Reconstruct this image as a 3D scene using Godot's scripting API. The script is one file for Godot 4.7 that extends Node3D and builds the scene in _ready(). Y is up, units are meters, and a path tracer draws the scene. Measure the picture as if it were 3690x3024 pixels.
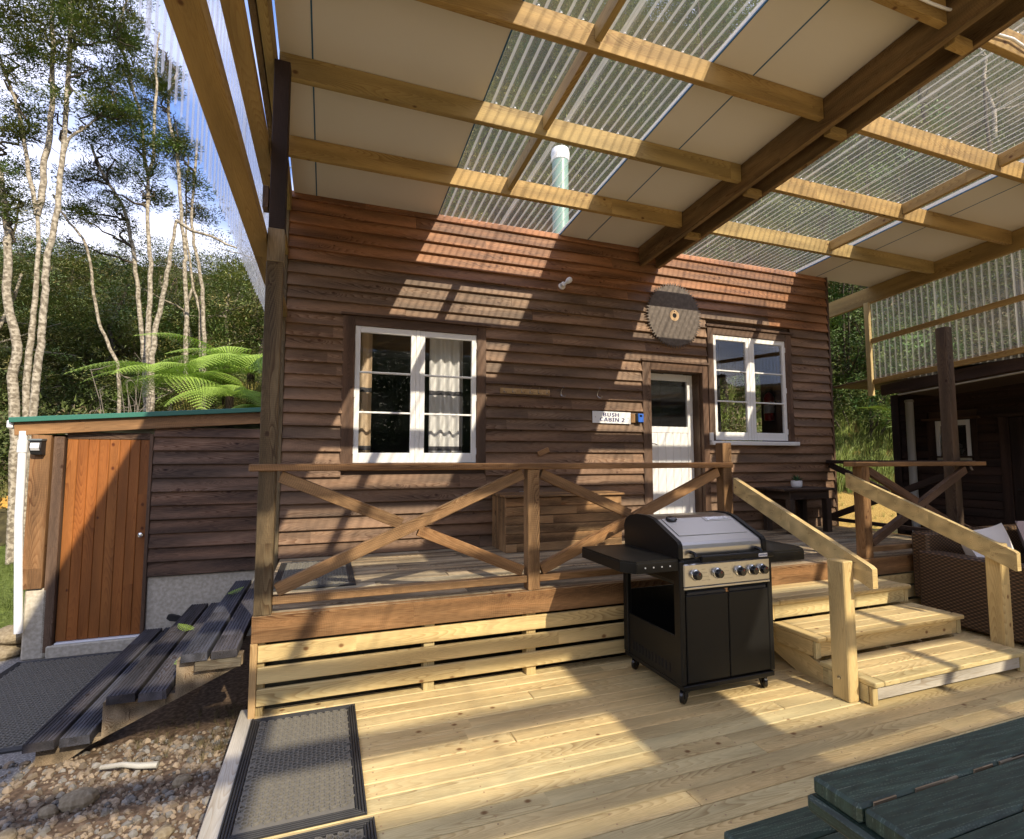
extends Node3D
# A bush cabin under a new timber roof, with two decks, steps and a barbecue.
# x runs along the cabin front, z towards the viewer, y up; the lower deck is at y = 0.

var rng := RandomNumberGenerator.new()
var M := {}
var used := {}
const WZ := -5.2      # cabin front
const SZ := -3.36     # front edge of the upper deck
const UY := 0.57      # upper deck level
const RK := 0.0762    # slope of the roof

# ------------------------------------------------------------------ helpers
func lin(r, g, b, a = 1.0) -> Color:
	var c := Color(r, g, b).linear_to_srgb()
	c.a = a
	return c

func numbered(called: String, parent: Node) -> String:
	var key := str(parent.get_instance_id()) + called
	var n: int = used.get(key, 0)
	used[key] = n + 1
	return called if n == 0 else called + "_%03d" % n

func put(o: Node3D, called: String, parent: Node):
	o.name = numbered(called, parent)
	parent.add_child(o)
	return o

func tag(o, label := "", category := "", group := "", kind := ""):
	if label: o.set_meta("label", label)
	if category: o.set_meta("category", category)
	if group: o.set_meta("group", group)
	if kind: o.set_meta("kind", kind)
	return o

func thing(called, label, category, at = Vector3.ZERO, group = ""):
	var o := Node3D.new()
	put(o, called, self)
	o.position = at
	return tag(o, label, category, group)

func node(called, parent, at = Vector3.ZERO):
	var o := Node3D.new()
	put(o, called, parent)
	o.position = at
	return o

func setting(called, mesh, m, at = Vector3.ZERO):
	return tag(mi(called, mesh, m, self, at), "", "", "", "structure")

func mi(called, mesh, m, parent, at = Vector3.ZERO, turn = Basis.IDENTITY):
	var o := MeshInstance3D.new()
	o.mesh = mesh
	if m: o.material_override = m
	put(o, called, parent)
	o.transform = Transform3D(turn, at)
	return o

class Acc:
	var v := PackedVector3Array()
	var n := PackedVector3Array()
	var t := PackedVector2Array()
	var c := PackedColorArray()
	func tri(a, b, d, na, nb, nd, ta, tb, td):
		if (b - a).cross(d - a).dot(na + nb + nd) > 0.0:
			v.append_array([a, d, b]); n.append_array([na, nd, nb]); t.append_array([ta, td, tb])
		else:
			v.append_array([a, b, d]); n.append_array([na, nb, nd]); t.append_array([ta, tb, td])
	func flat(a, b, d, nn, ta = Vector2.ZERO, tb = Vector2.ZERO, td = Vector2.ZERO):
		tri(a, b, d, nn, nn, nn, ta, tb, td)
	func quad(a, b, d, e, nn, ta = Vector2.ZERO, tb = Vector2.ZERO, td = Vector2.ZERO, te = Vector2.ZERO):
		tri(a, b, d, nn, nn, nn, ta, tb, td)
		tri(a, d, e, nn, nn, nn, ta, td, te)
	func mesh() -> ArrayMesh:
		var a := []
		a.resize(Mesh.ARRAY_MAX)
		a[Mesh.ARRAY_VERTEX] = v
		a[Mesh.ARRAY_NORMAL] = n
		a[Mesh.ARRAY_TEX_UV] = t
		if c.size() == v.size(): a[Mesh.ARRAY_COLOR] = c
		var m := ArrayMesh.new()
		m.add_surface_from_arrays(Mesh.PRIMITIVE_TRIANGLES, a)
		return m

# a box with chamfered edges; grain (u) runs along the axis ax, 4 m to the texture, 0.4 m across
func box_into(acc: Acc, size: Vector3, ax: int, bev: float, at := Vector3.ZERO, turn := Basis.IDENTITY, off := Vector2.ZERO):
	var h := size / 2
	bev = minf(bev, minf(h.x, minf(h.y, h.z)) * 0.45)
	var o1 := (ax + 1) % 3
	var o2 := (ax + 2) % 3
	var uv := func(p: Vector3, na: int) -> Vector2:
		if na == ax: return Vector2(p[o1] / 4.0 + off.x, p[o2] / 0.4 + off.y)
		var o := o2 if na == o1 else o1
		return Vector2(p[ax] / 4.0 + off.x + 0.31 * na, p[o] / 0.4 + off.y + (0.17 if na == o1 else 0.0))
	for a in 3:
		var b := (a + 1) % 3
		var c := (a + 2) % 3
		for s in [-1.0, 1.0]:
			var q := []
			for k in [[-1, -1], [1, -1], [1, 1], [-1, 1]]:
				var p := Vector3.ZERO
				p[a] = s * h[a]
				p[b] = k[0] * (h[b] - bev)
				p[c] = k[1] * (h[c] - bev)
				q.append(p)
			var nn := Vector3.ZERO
			nn[a] = s
			acc.quad(turn * q[0] + at, turn * q[1] + at, turn * q[2] + at, turn * q[3] + at, turn * nn, uv.call(q[0], a), uv.call(q[1], a), uv.call(q[2], a), uv.call(q[3], a))
	if bev <= 0.0: return
	for a in 3:
		var b := (a + 1) % 3
		var c := (a + 2) % 3
		for k in [[-1, -1], [1, -1], [1, 1], [-1, 1]]:
			var q := []
			for e in [[-1, 0], [1, 0], [1, 1], [-1, 1]]:
				var p := Vector3.ZERO
				p[a] = e[0] * (h[a] - bev)
				p[b] = k[0] * (h[b] - (bev if e[1] == 1 else 0.0))
				p[c] = k[1] * (h[c] - (bev if e[1] == 0 else 0.0))
				q.append(p)
			var nn := Vector3.ZERO
			nn[b] = k[0]
			nn[c] = k[1]
			nn = nn.normalized()
			acc.quad(turn * q[0] + at, turn * q[1] + at, turn * q[2] + at, turn * q[3] + at, turn * nn, uv.call(q[0], b), uv.call(q[1], b), uv.call(q[2], b), uv.call(q[3], b))
	for sx in [-1, 1]:
		for sy in [-1, 1]:
			for sz in [-1, 1]:
				var s := Vector3(sx, sy, sz)
				var p := s * h
				var p1 := p - Vector3(0, sy, sz) * bev
				var p2 := p - Vector3(sx, 0, sz) * bev
				var p3 := p - Vector3(sx, sy, 0) * bev
				acc.flat(turn * p1 + at, turn * p2 + at, turn * p3 + at, turn * s.normalized(), uv.call(p1, 0), uv.call(p2, 0), uv.call(p3, 0))

func roff() -> Vector2:
	return Vector2(rng.randf(), rng.randf_range(0.25, 0.6))

func pick(m):
	return m[rng.randi() % m.size()] if m is Array else m

# axis-aligned box from lo to hi
func bx(called, parent, lo: Vector3, hi: Vector3, m, ax := -1, bev := 0.003):
	var s := hi - lo
	if ax < 0: ax = 0 if s.x >= s.y and s.x >= s.z else (1 if s.y >= s.z else 2)
	var acc := Acc.new()
	box_into(acc, s, ax, bev, Vector3.ZERO, Basis.IDENTITY, roff())
	return mi(called, acc.mesh(), pick(m), parent, (lo + hi) / 2)

func frame_of(a: Vector3, b: Vector3, up := Vector3.UP) -> Basis:
	var x := (b - a).normalized()
	if absf(x.dot(up)) > 0.98: up = Vector3.BACK
	var zz := x.cross(up).normalized()
	return Basis(x, zz.cross(x), zz)

# a timber from a to b; h measured along up, w across
func plank(called, parent, a: Vector3, b: Vector3, h: float, w: float, m, up := Vector3.UP, bev := 0.003):
	var acc := Acc.new()
	box_into(acc, Vector3(a.distance_to(b), h, w), 0, bev, Vector3.ZERO, Basis.IDENTITY, roff())
	return mi(called, acc.mesh(), pick(m), parent, (a + b) / 2, frame_of(a, b, up))

# a closed convex outline (first and second axis given by ax) pushed along axis ax
func prism_mesh(pts: Array, l: float, ax := 0) -> ArrayMesh:
	var acc := Acc.new()
	prism_into(acc, pts, l, ax)
	return acc.mesh()

func prism_into(acc: Acc, pts: Array, l: float, ax := 0, at := Vector3.ZERO):
	var o1 := (ax + 1) % 3
	var o2 := (ax + 2) % 3
	var turned := -1.0 if Geometry2D.is_polygon_clockwise(PackedVector2Array(pts)) else 1.0
	var off := roff()
	var p3 := func(p: Vector2, s: float) -> Vector3:
		var q := Vector3.ZERO
		q[ax] = s * l / 2
		q[o1] = p.x
		q[o2] = p.y
		return q + at
	var along := 0.0
	for i in pts.size():
		var a: Vector2 = pts[i]
		var b: Vector2 = pts[(i + 1) % pts.size()]
		var e := b - a
		var n2 := Vector2(e.y, -e.x).normalized() * turned
		var nn := Vector3.ZERO
		nn[o1] = n2.x
		nn[o2] = n2.y
		var v0 := off.y + along / 0.4
		var v1 := off.y + (along + e.length()) / 0.4
		along += e.length()
		acc.quad(p3.call(a, -1), p3.call(b, -1), p3.call(b, 1), p3.call(a, 1), nn, Vector2(off.x, v0), Vector2(off.x, v1), Vector2(off.x + l / 4, v1), Vector2(off.x + l / 4, v0))
	for s in [-1.0, 1.0]:
		var nn := Vector3.ZERO
		nn[ax] = s
		var tri := Geometry2D.triangulate_polygon(PackedVector2Array(pts))
		for k in range(0, tri.size(), 3):
			acc.flat(p3.call(pts[tri[k]], s), p3.call(pts[tri[k + 1]], s), p3.call(pts[tri[k + 2]], s), nn, pts[tri[k]] / 0.4, pts[tri[k + 1]] / 0.4, pts[tri[k + 2]] / 0.4)

# a surface of revolution about y
func lathe_into(acc: Acc, prof: Array, sides: int, at := Vector3.ZERO, turn := Basis.IDENTITY):
	for i in prof.size() - 1:
		var a: Vector2 = prof[i]
		var b: Vector2 = prof[i + 1]
		var e := b - a
		if e.length() < 1e-6: continue
		var n2 := Vector2(e.y, -e.x).normalized()
		for k in sides:
			var q := []
			var nn := []
			for j in [k, k + 1]:
				var f: float = TAU * j / sides
				var d := Vector3(cos(f), 0, sin(f))
				q.append(d * a.x + Vector3.UP * a.y)
				q.append(d * b.x + Vector3.UP * b.y)
				nn.append(d * n2.x + Vector3.UP * n2.y)
			var u0 := float(k) / sides
			var u1 := float(k + 1) / sides
			acc.tri(turn * q[0] + at, turn * q[1] + at, turn * q[3] + at, turn * nn[0], turn * nn[0], turn * nn[1], Vector2(u0, a.y), Vector2(u0, b.y), Vector2(u1, b.y))
			acc.tri(turn * q[0] + at, turn * q[3] + at, turn * q[2] + at, turn * nn[0], turn * nn[1], turn * nn[1], Vector2(u0, a.y), Vector2(u1, b.y), Vector2(u1, a.y))

func lathe(called, parent, prof, sides, m, at = Vector3.ZERO, turn = Basis.IDENTITY):
	var acc := Acc.new()
	lathe_into(acc, prof, sides)
	return mi(called, acc.mesh(), m, parent, at, turn)

func tube_into(acc: Acc, pts: Array, r0: float, r1: float, sides := 7):
	var side := Vector3.RIGHT
	var rings := []
	var norms := []
	for i in pts.size():
		var d: Vector3 = (pts[mini(i + 1, pts.size() - 1)] - pts[maxi(i - 1, 0)]).normalized()
		side = (side - d * side.dot(d))
		if side.length() < 0.05: side = d.cross(Vector3.FORWARD)
		side = side.normalized()
		var s2 := d.cross(side)
		var r := lerpf(r0, r1, float(i) / maxf(1, pts.size() - 1))
		var ring := []
		var nr := []
		for k in sides + 1:
			var f := TAU * k / sides
			var w := side * cos(f) + s2 * sin(f)
			nr.append(w)
			ring.append(pts[i] + w * r)
		rings.append(ring)
		norms.append(nr)
	var l := 0.0
	for i in pts.size() - 1:
		var l2: float = l + pts[i].distance_to(pts[i + 1])
		for k in sides:
			var ua := float(k) / sides
			var ub := float(k + 1) / sides
			acc.tri(rings[i][k], rings[i + 1][k], rings[i + 1][k + 1], norms[i][k], norms[i + 1][k], norms[i + 1][k + 1], Vector2(ua, l), Vector2(ua, l2), Vector2(ub, l2))
			acc.tri(rings[i][k], rings[i + 1][k + 1], rings[i][k + 1], norms[i][k], norms[i + 1][k + 1], norms[i][k + 1], Vector2(ua, l), Vector2(ub, l2), Vector2(ub, l))
		l = l2
	for e in [0, pts.size() - 1]:
		var nn: Vector3 = (pts[0] - pts[1]).normalized() if e == 0 else (pts[-1] - pts[-2]).normalized()
		for k in sides: acc.flat(pts[e], rings[e][k], rings[e][k + 1], nn)

func tube(called, parent, pts, r0, r1, m, sides := 7):
	var acc := Acc.new()
	tube_into(acc, pts, r0, r1, sides)
	return mi(called, acc.mesh(), m, parent)

# a corrugated sheet: waves across x, ribs along z; surface 1 holds whitish strips painted in as highlight lines along the ribs
func corrugated(w: float, l: float, m0, m1, pitch := 0.0762, amp := 0.009, phase := 0.0, glint := 3) -> ArrayMesh:
	var seg := 10
	var n := int(ceil(w / pitch * seg))
	var a0 := Acc.new()
	var a1 := Acc.new()
	for i in n:
		var q := []
		var nn := []
		for j in [i, i + 1]:
			var x := minf(w, j * pitch / seg)
			var f := TAU * (x / pitch + phase)
			q.append(Vector3(x - w / 2, amp * cos(f), 0))
			nn.append(Vector3(amp * sin(f) * TAU / pitch, 1, 0).normalized())
		var acc: Acc = a1 if (i % seg) < glint else a0
		var s := Vector3(0, 0, l / 2)
		acc.tri(q[0] - s, q[1] - s, q[1] + s, nn[0], nn[1], nn[1], Vector2.ZERO, Vector2.ZERO, Vector2.ZERO)
		acc.tri(q[0] - s, q[1] + s, q[0] + s, nn[0], nn[1], nn[0], Vector2.ZERO, Vector2.ZERO, Vector2.ZERO)
	var m := ArrayMesh.new()
	for k in 2:
		var a := []
		a.resize(Mesh.ARRAY_MAX)
		var acc: Acc = a0 if k == 0 else a1
		a[Mesh.ARRAY_VERTEX] = acc.v
		a[Mesh.ARRAY_NORMAL] = acc.n
		m.add_surface_from_arrays(Mesh.PRIMITIVE_TRIANGLES, a)
		m.surface_set_material(k, m0 if k == 0 else m1)
	return m

func many(called, parent, mesh, m, xf: Array, colors := []):
	var mm := MultiMesh.new()
	mm.transform_format = MultiMesh.TRANSFORM_3D
	mm.use_colors = not colors.is_empty()
	mm.mesh = mesh
	mm.instance_count = xf.size()
	for i in xf.size():
		mm.set_instance_transform(i, xf[i])
		if mm.use_colors: mm.set_instance_color(i, colors[i])
	var o := MultiMeshInstance3D.new()
	o.multimesh = mm
	o.material_override = m
	put(o, called, parent)
	o.set_meta("kind", "stuff")
	return o

# ------------------------------------------------------------------ textures and materials
func wood_tex(sd: int, ringk: float, contrast: float, nknots: int, fibre: float, saw: float, blot: float, loops := 0.075) -> ImageTexture:
	var W := 1024
	var H := 256
	var r := RandomNumberGenerator.new()
	r.seed = sd
	var n := FastNoiseLite.new()
	n.seed = sd
	n.frequency = 1.0
	n.fractal_type = FastNoiseLite.FRACTAL_NONE
	var kn := []
	for k in nknots: kn.append(Vector3(r.randf() * 4.0, r.randf() * 0.4, r.randf_range(0.006, 0.014)))
	var data := PackedByteArray()
	data.resize(W * H * 3)
	for y in H:
		var v := 0.4 * y / H
		for x in W:
			var u := 4.0 * x / W
			var warp := n.get_noise_2d(u * 0.5, v * 7.0) * loops + n.get_noise_2d(u * 3.5 + 40.0, v * 20.0) * 0.0035
			var dark := 0.0
			for k in kn:
				var du: float = (u - k.x) * 0.55
				var dv: float = v - k.y
				if absf(du) < 0.12 and absf(dv) < 0.09:
					var d2 := du * du + dv * dv
					var rr: float = k.z
					warp += signf(dv) * rr * 1.3 * exp(-d2 / (rr * rr * 9.0))
					var d2k: float = (u - k.x) * (u - k.x) * 0.6 + dv * dv
					dark = maxf(dark, exp(-pow(d2k / (rr * rr), 2.0)))
			var ring := fposmod((v + warp) * ringk, 1.0)
			ring = pow(ring, 2.2) * (1.0 if ring < 0.93 else (1.0 - ring) / 0.07)
			var f := n.get_noise_2d(u * 9.0 + 9.0, v * 420.0) * fibre + n.get_noise_2d(u * 1.1 + 70.0, v * 9.0) * blot
			if saw > 0.0: f += sin(u * 480.0 + n.get_noise_2d(u * 3.0, v * 8.0) * 5.0 + v * 60.0) * saw * (0.5 + n.get_noise_2d(u * 2.0, 3.0))
			var k := ring * contrast * (0.75 + 0.9 * n.get_noise_2d(u * 0.9 + 20.0, v * 6.0))
			var br := clampf(0.86 + f - k * 0.55, 0.05, 1.0)
			var o := (y * W + x) * 3
			var kd := dark * 0.6
			data[o] = int(255.0 * clampf(br * (1.0 - kd * 0.62), 0.0, 1.0))
			data[o + 1] = int(255.0 * clampf(br * (1.0 - k * 0.22) * (1.0 - kd * 0.80), 0.0, 1.0))
			data[o + 2] = int(255.0 * clampf(br * (1.0 - k * 0.45) * (1.0 - kd * 0.90), 0.0, 1.0))
	return ImageTexture.create_from_image(Image.create_from_data(W, H, false, Image.FORMAT_RGB8, data))

func mat(c: Color, rough := 0.7, metal := 0.0, tex = null, spec := 0.5) -> StandardMaterial3D:
	var m := StandardMaterial3D.new()
	m.albedo_color = c
	m.roughness = rough
	m.metallic = metal
	m.metallic_specular = spec
	if tex: m.albedo_texture = tex
	return m

# timber in a few tones; relief from the same grain
func timber(r, g, b, tex, rough := 0.7, n := 4, spread := 0.14, relief := 0.05) -> Array:
	var out := []
	for i in n:
		var k := 1.0 + spread * (2.0 * i / maxf(1, n - 1) - 1.0)
		var h := 1.0 + 0.05 * sin(i * 2.3)
		var m := mat(lin(minf(1, r * k * h), minf(1, g * k), minf(1, b * k / h)), rough, 0.0, tex, 0.4)
		if relief > 0.0:
			m.heightmap_enabled = true
			m.heightmap_texture = tex
			m.heightmap_scale = relief
		out.append(m)
	return out

func noise_tex(sd: int, freq: float, c0: Color, c1: Color, c2: Color, size := 512, oct := 4, mids := [0.35, 0.65]) -> NoiseTexture2D:
	var t := NoiseTexture2D.new()
	var n := FastNoiseLite.new()
	n.seed = sd
	n.frequency = freq
	n.fractal_octaves = oct
	t.noise = n
	t.width = size
	t.height = size
	t.seamless = true
	var g := Gradient.new()
	g.offsets = PackedFloat32Array([0.0, mids[0], mids[1], 1.0])
	g.colors = PackedColorArray([c0, c0.lerp(c1, 0.5), c1, c2])
	t.color_ramp = g
	return t

func tri_mat(tex, scale: float, rough := 0.9, relief := 0.0, hmap = null) -> StandardMaterial3D:
	var m := mat(Color.WHITE, rough, 0.0, tex, 0.3)
	m.uv1_triplanar = true
	m.uv1_world_triplanar = true
	m.uv1_scale = Vector3.ONE * scale
	if relief > 0.0:
		m.heightmap_enabled = true
		m.heightmap_texture = hmap if hmap else tex
		m.heightmap_scale = relief
	return m

func clear(alpha: float, rough := 0.05, c := Color(0.9, 0.92, 0.92)) -> StandardMaterial3D:
	var m := mat(Color(c.r, c.g, c.b, alpha), rough)
	m.transparency = BaseMaterial3D.TRANSPARENCY_ALPHA
	m.cull_mode = BaseMaterial3D.CULL_DISABLED
	return m

func leaf(r, g, b, back := 0.6) -> StandardMaterial3D:
	var m := mat(lin(r, g, b), 0.55, 0.0, null, 0.4)
	m.vertex_color_use_as_albedo = true
	m.cull_mode = BaseMaterial3D.CULL_DISABLED
	m.backlight_enabled = true
	m.backlight = Color(back * 0.8, back, back * 0.35)
	return m

func make_materials():
	var planed := wood_tex(3, 85.0, 0.23, 6, 0.05, 0.0, 0.09, 0.115)
	var rough := wood_tex(8, 120.0, 0.42, 6, 0.12, 0.05, 0.16)
	var worn := wood_tex(15, 150.0, 0.55, 5, 0.16, 0.0, 0.26)
	M.deck = timber(0.87, 0.69, 0.345, planed, 0.62, 5, 0.035, 0.03)
	M.pine = timber(0.82, 0.64, 0.30, planed, 0.6, 4, 0.05, 0.03)
	M.roofwood = timber(0.48, 0.325, 0.115, planed, 0.65, 4, 0.10, 0.03)
	M.beam = timber(0.27, 0.18, 0.08, rough, 0.7, 3, 0.08, 0.05)
	M.greypine = timber(0.60, 0.58, 0.50, planed, 0.75, 2, 0.04, 0.03)
	M.rail = timber(0.36, 0.205, 0.09, rough, 0.6, 4, 0.16, 0.06)
	M.board = timber(0.275, 0.172, 0.103, rough, 0.6, 5, 0.20, 0.08)
	M.boardtop = timber(0.34, 0.165, 0.075, rough, 0.55, 4, 0.16, 0.08)
	M.shedboard = timber(0.19, 0.115, 0.075, worn, 0.7, 5, 0.28, 0.10)
	M.trim = timber(0.17, 0.103, 0.065, rough, 0.6, 3, 0.12, 0.06)
	M.darkpost = timber(0.20, 0.145, 0.075, rough, 0.65, 3, 0.12, 0.06)
	M.tallpost = timber(0.12, 0.082, 0.052, rough, 0.65, 1, 0.0, 0.06)
	M.facing = timber(0.26, 0.145, 0.065, rough, 0.6, 2, 0.06, 0.06)
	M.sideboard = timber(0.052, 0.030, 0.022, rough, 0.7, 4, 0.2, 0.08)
	M.olddeck = timber(0.44, 0.36, 0.235, worn, 0.8, 5, 0.16, 0.08)
	M.sheddoor = timber(0.40, 0.145, 0.036, planed, 0.45, 4, 0.10, 0.03)
	M.tread = timber(0.075, 0.075, 0.088, worn, 0.75, 4, 0.22, 0.10)
	M.oldtimber = timber(0.30, 0.245, 0.165, worn, 0.85, 3, 0.12, 0.08)
	M.boxwood = timber(0.42, 0.25, 0.115, worn, 0.65, 4, 0.14, 0.06)
	M.tablewood = timber(0.085, 0.058, 0.042, worn, 0.6, 3, 0.2, 0.08)
	M.rack = timber(0.72, 0.48, 0.22, planed, 0.55, 1, 0.0, 0.0)
	M.white = mat(lin(0.80, 0.80, 0.78), 0.45)
	M.plastic = mat(lin(0.78, 0.79, 0.80), 0.35)
	M.ceiling = mat(lin(0.64, 0.595, 0.51), 0.6)
	M.strip = mat(lin(0.02, 0.10, 0.20), 0.5)
	M.glass = clear(0.012, 0.02, Color(0.3, 0.32, 0.32))
	M.sheet = clear(0.06, 0.08)
	M.sheet.backlight_enabled = true
	M.sheet.backlight = Color(0.24, 0.24, 0.23)
	M.glint = clear(0.28, 0.2, Color(0.95, 0.95, 0.93))  # highlight lines of the sheets, put into the colour as whitish strips
	M.glint.backlight_enabled = true
	M.glint.backlight = Color(0.52, 0.515, 0.49)
	M.black = mat(lin(0.008, 0.0078, 0.0072), 0.42, 0.0, null, 0.36)
	M.blackmatt = mat(lin(0.02, 0.02, 0.021), 0.6)
	M.blackgloss = mat(lin(0.008, 0.008, 0.009), 0.18)
	M.steel = mat(lin(0.50, 0.49, 0.465), 0.30, 1.0)
	M.chrome = mat(lin(0.75, 0.75, 0.75), 0.12, 1.0)
	M.hole = mat(lin(0.004, 0.004, 0.004), 0.9)
	M.rubber = mat(lin(0.03, 0.03, 0.03), 0.6)
	M.ring = mat(lin(0.16, 0.148, 0.12), 0.8)
	M.green = mat(lin(0.035, 0.15, 0.11), 0.4)
	M.flue = mat(lin(0.17, 0.30, 0.25), 0.35)
	M.blue = mat(lin(0.03, 0.13, 0.55), 0.4)
	M.navy = mat(lin(0.02, 0.02, 0.12), 0.5)
	M.red = mat(lin(0.45, 0.02, 0.015), 0.3)
	M.rust = mat(lin(0.42, 0.28, 0.15), 0.6, 0.2)
	M.conc = tri_mat(noise_tex(21, 0.05, lin(0.36, 0.32, 0.25), lin(0.50, 0.455, 0.37), lin(0.60, 0.56, 0.46), 512, 5), 0.9, 0.95, 0.5)
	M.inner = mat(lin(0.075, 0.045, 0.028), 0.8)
	M.curtain = mat(lin(0.74, 0.74, 0.72), 0.9)
	M.curtain.backlight_enabled = true
	M.curtain.backlight = Color(0.5, 0.5, 0.48)
	M.darkcloth = mat(lin(0.012, 0.012, 0.014), 0.9)
	M.cushion = mat(lin(0.72, 0.70, 0.68), 0.9)
	M.mauve = mat(lin(0.105, 0.085, 0.11), 0.9)
	M.fern = leaf(0.62, 0.9, 0.9, 0.5)
	M.fern.vertex_color_use_as_albedo = false
	M.fern.albedo_color = lin(0.25, 0.36, 0.06)
	M.fernold = leaf(1, 1, 1, 0.3)
	M.fernold.vertex_color_use_as_albedo = false
	M.fernold.albedo_color = lin(0.24, 0.20, 0.06)
	M.succulent = mat(lin(0.05, 0.13, 0.045), 0.5)
	M.leaf = leaf(1, 1, 1, 0.5)
	M.bark = tri_mat(noise_tex(41, 0.022, lin(0.11, 0.09, 0.065), lin(0.36, 0.315, 0.245), lin(0.52, 0.475, 0.39), 512, 5, [0.44, 0.52]), 1.1, 0.9, 2.0)
	M.darkbark = tri_mat(noise_tex(42, 0.045, lin(0.02, 0.016, 0.012), lin(0.09, 0.075, 0.055), lin(0.18, 0.15, 0.11), 512, 4), 2.0, 0.95, 1.5)
	M.twig = mat(lin(0.20, 0.17, 0.14), 0.9)
	M.trunkfern = mat(lin(0.045, 0.028, 0.018), 0.95)
	M.palm = leaf(1, 1, 1, 0.4)
	M.palm.vertex_color_use_as_albedo = false
	M.palm.albedo_color = lin(0.20, 0.27, 0.09)
	M.picnic = picnic_paint()
	M.wicker = weave()

func _ready():
	rng.seed = 7
	var cam := Camera3D.new()
	cam.name = "camera"
	cam.fov = 78.61
	cam.near = 0.05
	cam.far = 400.0
	cam.position = Vector3(0, 1.485, 0)
	cam.rotation = Vector3(deg_to_rad(4.307), deg_to_rad(-19.86), 0)
	add_child(cam)
	cam.current = true
	var env := Environment.new()
	env.background_mode = Environment.BG_SKY
	env.sky = Sky.new()
	env.sky.sky_material = sky_material()
	env.background_energy_multiplier = 1.0
	env.tonemap_mode = Environment.TONE_MAPPER_LINEAR
	env.tonemap_exposure = 3.75
	env.sdfgi_enabled = true
	env.ssao_enabled = true
	env.ssil_enabled = true
	var we := WorldEnvironment.new()
	we.name = "world"
	we.environment = env
	add_child(we)
	var sun := DirectionalLight3D.new()
	sun.name = "sun"
	sun.light_energy = 0.62
	sun.light_color = Color(1.0, 0.945, 0.85)
	sun.light_angular_distance = 0.5
	sun.shadow_enabled = true
	add_child(sun)
	sun.look_at_from_position(Vector3(0.31, 0.77, 1.0) * 10.0, Vector3.ZERO)
	make_materials()
	ground()
	decks()
	cabin()
	shed()
	roof()
	neighbour()
	print("structure done ", Time.get_ticks_msec())
	stairs()
	side_steps()
	railings()
	barbecue()
	furniture()
	wall_things()
	mats()
	print("things done ", Time.get_ticks_msec())
	trees()
	plants()
	print("plants done ", Time.get_ticks_msec())

func sky_material():
	var n := FastNoiseLite.new()
	n.seed = 12
	n.frequency = 1.0
	n.fractal_octaves = 5
	var W := 768
	var H := 384
	var data := PackedByteArray()
	data.resize(W * H * 4)
	for y in H:
		var e := PI * (0.5 - (y + 0.5) / H)
		for x in W:
			var o := (y * W + x) * 4
			if e < -0.02: continue
			var f := TAU * x / W
			var d := Vector3(cos(f) * cos(e), sin(e), sin(f) * cos(e))
			var p := d / (d.y + 0.32) * 1.15
			var c := n.get_noise_3d(p.x, p.z, 0.7) * 1.25 + 0.34 * (1.0 - d.y) - 0.02
			c = smoothstep(-0.30, 0.35, c)
			for k in 3: data[o + k] = 245 if k < 2 else 255
			data[o + 3] = int(255 * c)
	var m := ProceduralSkyMaterial.new()
	m.sky_top_color = lin(0.06, 0.115, 0.29)
	m.sky_horizon_color = lin(0.19, 0.24, 0.33)
	m.sky_curve = 0.22
	m.ground_bottom_color = lin(0.10, 0.10, 0.07)
	m.ground_horizon_color = lin(0.18, 0.20, 0.20)
	m.sky_cover = ImageTexture.create_from_image(Image.create_from_data(W, H, false, Image.FORMAT_RGBA8, data))
	m.sky_cover_modulate = Color(0.62, 0.58, 0.50)
	m.energy_multiplier = 1.0
	return m

# ------------------------------------------------------------------ setting
func height(x: float, z: float) -> float:
	var s := -z - 12.3 - maxf(0.0, x - 2.0) * 0.0
	var h := 0.0
	if s > 0.0: h = s / 0.7 * 1.05 if s < 0.7 else 1.05 + (s - 0.7) * 0.42
	var t := 0.8 * x - 0.58 * z - 13.2
	if t > 0.0: h = maxf(h, t * 0.74 if t < 2.5 else minf(1.85 + (t - 2.5) * 1.2, 28.0))
	var b := smoothstep(-1.0, 2.2, x)
	if b > 0.0 and z < -9.7: h = maxf(h, b * minf(38.0, (-z - 9.7) * 1.6))
	if z > 20.0: h = maxf(h, (z - 20.0) * 0.40)
	if x < -16.0: h = maxf(h, (-16.0 - x) * 0.4)
	h = minf(h, 38.0)
	return -0.1 + h + (sin(x * 1.3) * cos(z * 1.1) * 0.12 + sin(x * 0.5 + z * 0.37) * 0.3) * minf(1.0, h)

func grid_mesh(x0, x1, z0, z1, step, dy := 0.0) -> ArrayMesh:
	var acc := Acc.new()
	var nx := int(round((x1 - x0) / step))
	var nz := int(round((z1 - z0) / step))
	var p := func(i, j):
		var x: float = x0 + step * i
		var z: float = z0 + step * j
		return Vector3(x, height(x, z) + dy, z)
	var nr := func(q: Vector3):
		return Vector3(height(q.x - 0.2, q.z) - height(q.x + 0.2, q.z), 0.4, height(q.x, q.z - 0.2) - height(q.x, q.z + 0.2)).normalized()
	for i in nx:
		for j in nz:
			var a: Vector3 = p.call(i, j)
			var b: Vector3 = p.call(i + 1, j)
			var c: Vector3 = p.call(i + 1, j + 1)
			var d: Vector3 = p.call(i, j + 1)
			var na: Vector3 = nr.call(a)
			var nc: Vector3 = nr.call(c)
			acc.tri(a, b, c, na, nr.call(b), nc, Vector2.ZERO, Vector2.ZERO, Vector2.ZERO)
			acc.tri(a, c, d, na, nc, nr.call(d), Vector2.ZERO, Vector2.ZERO, Vector2.ZERO)
	return acc.mesh()

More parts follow.
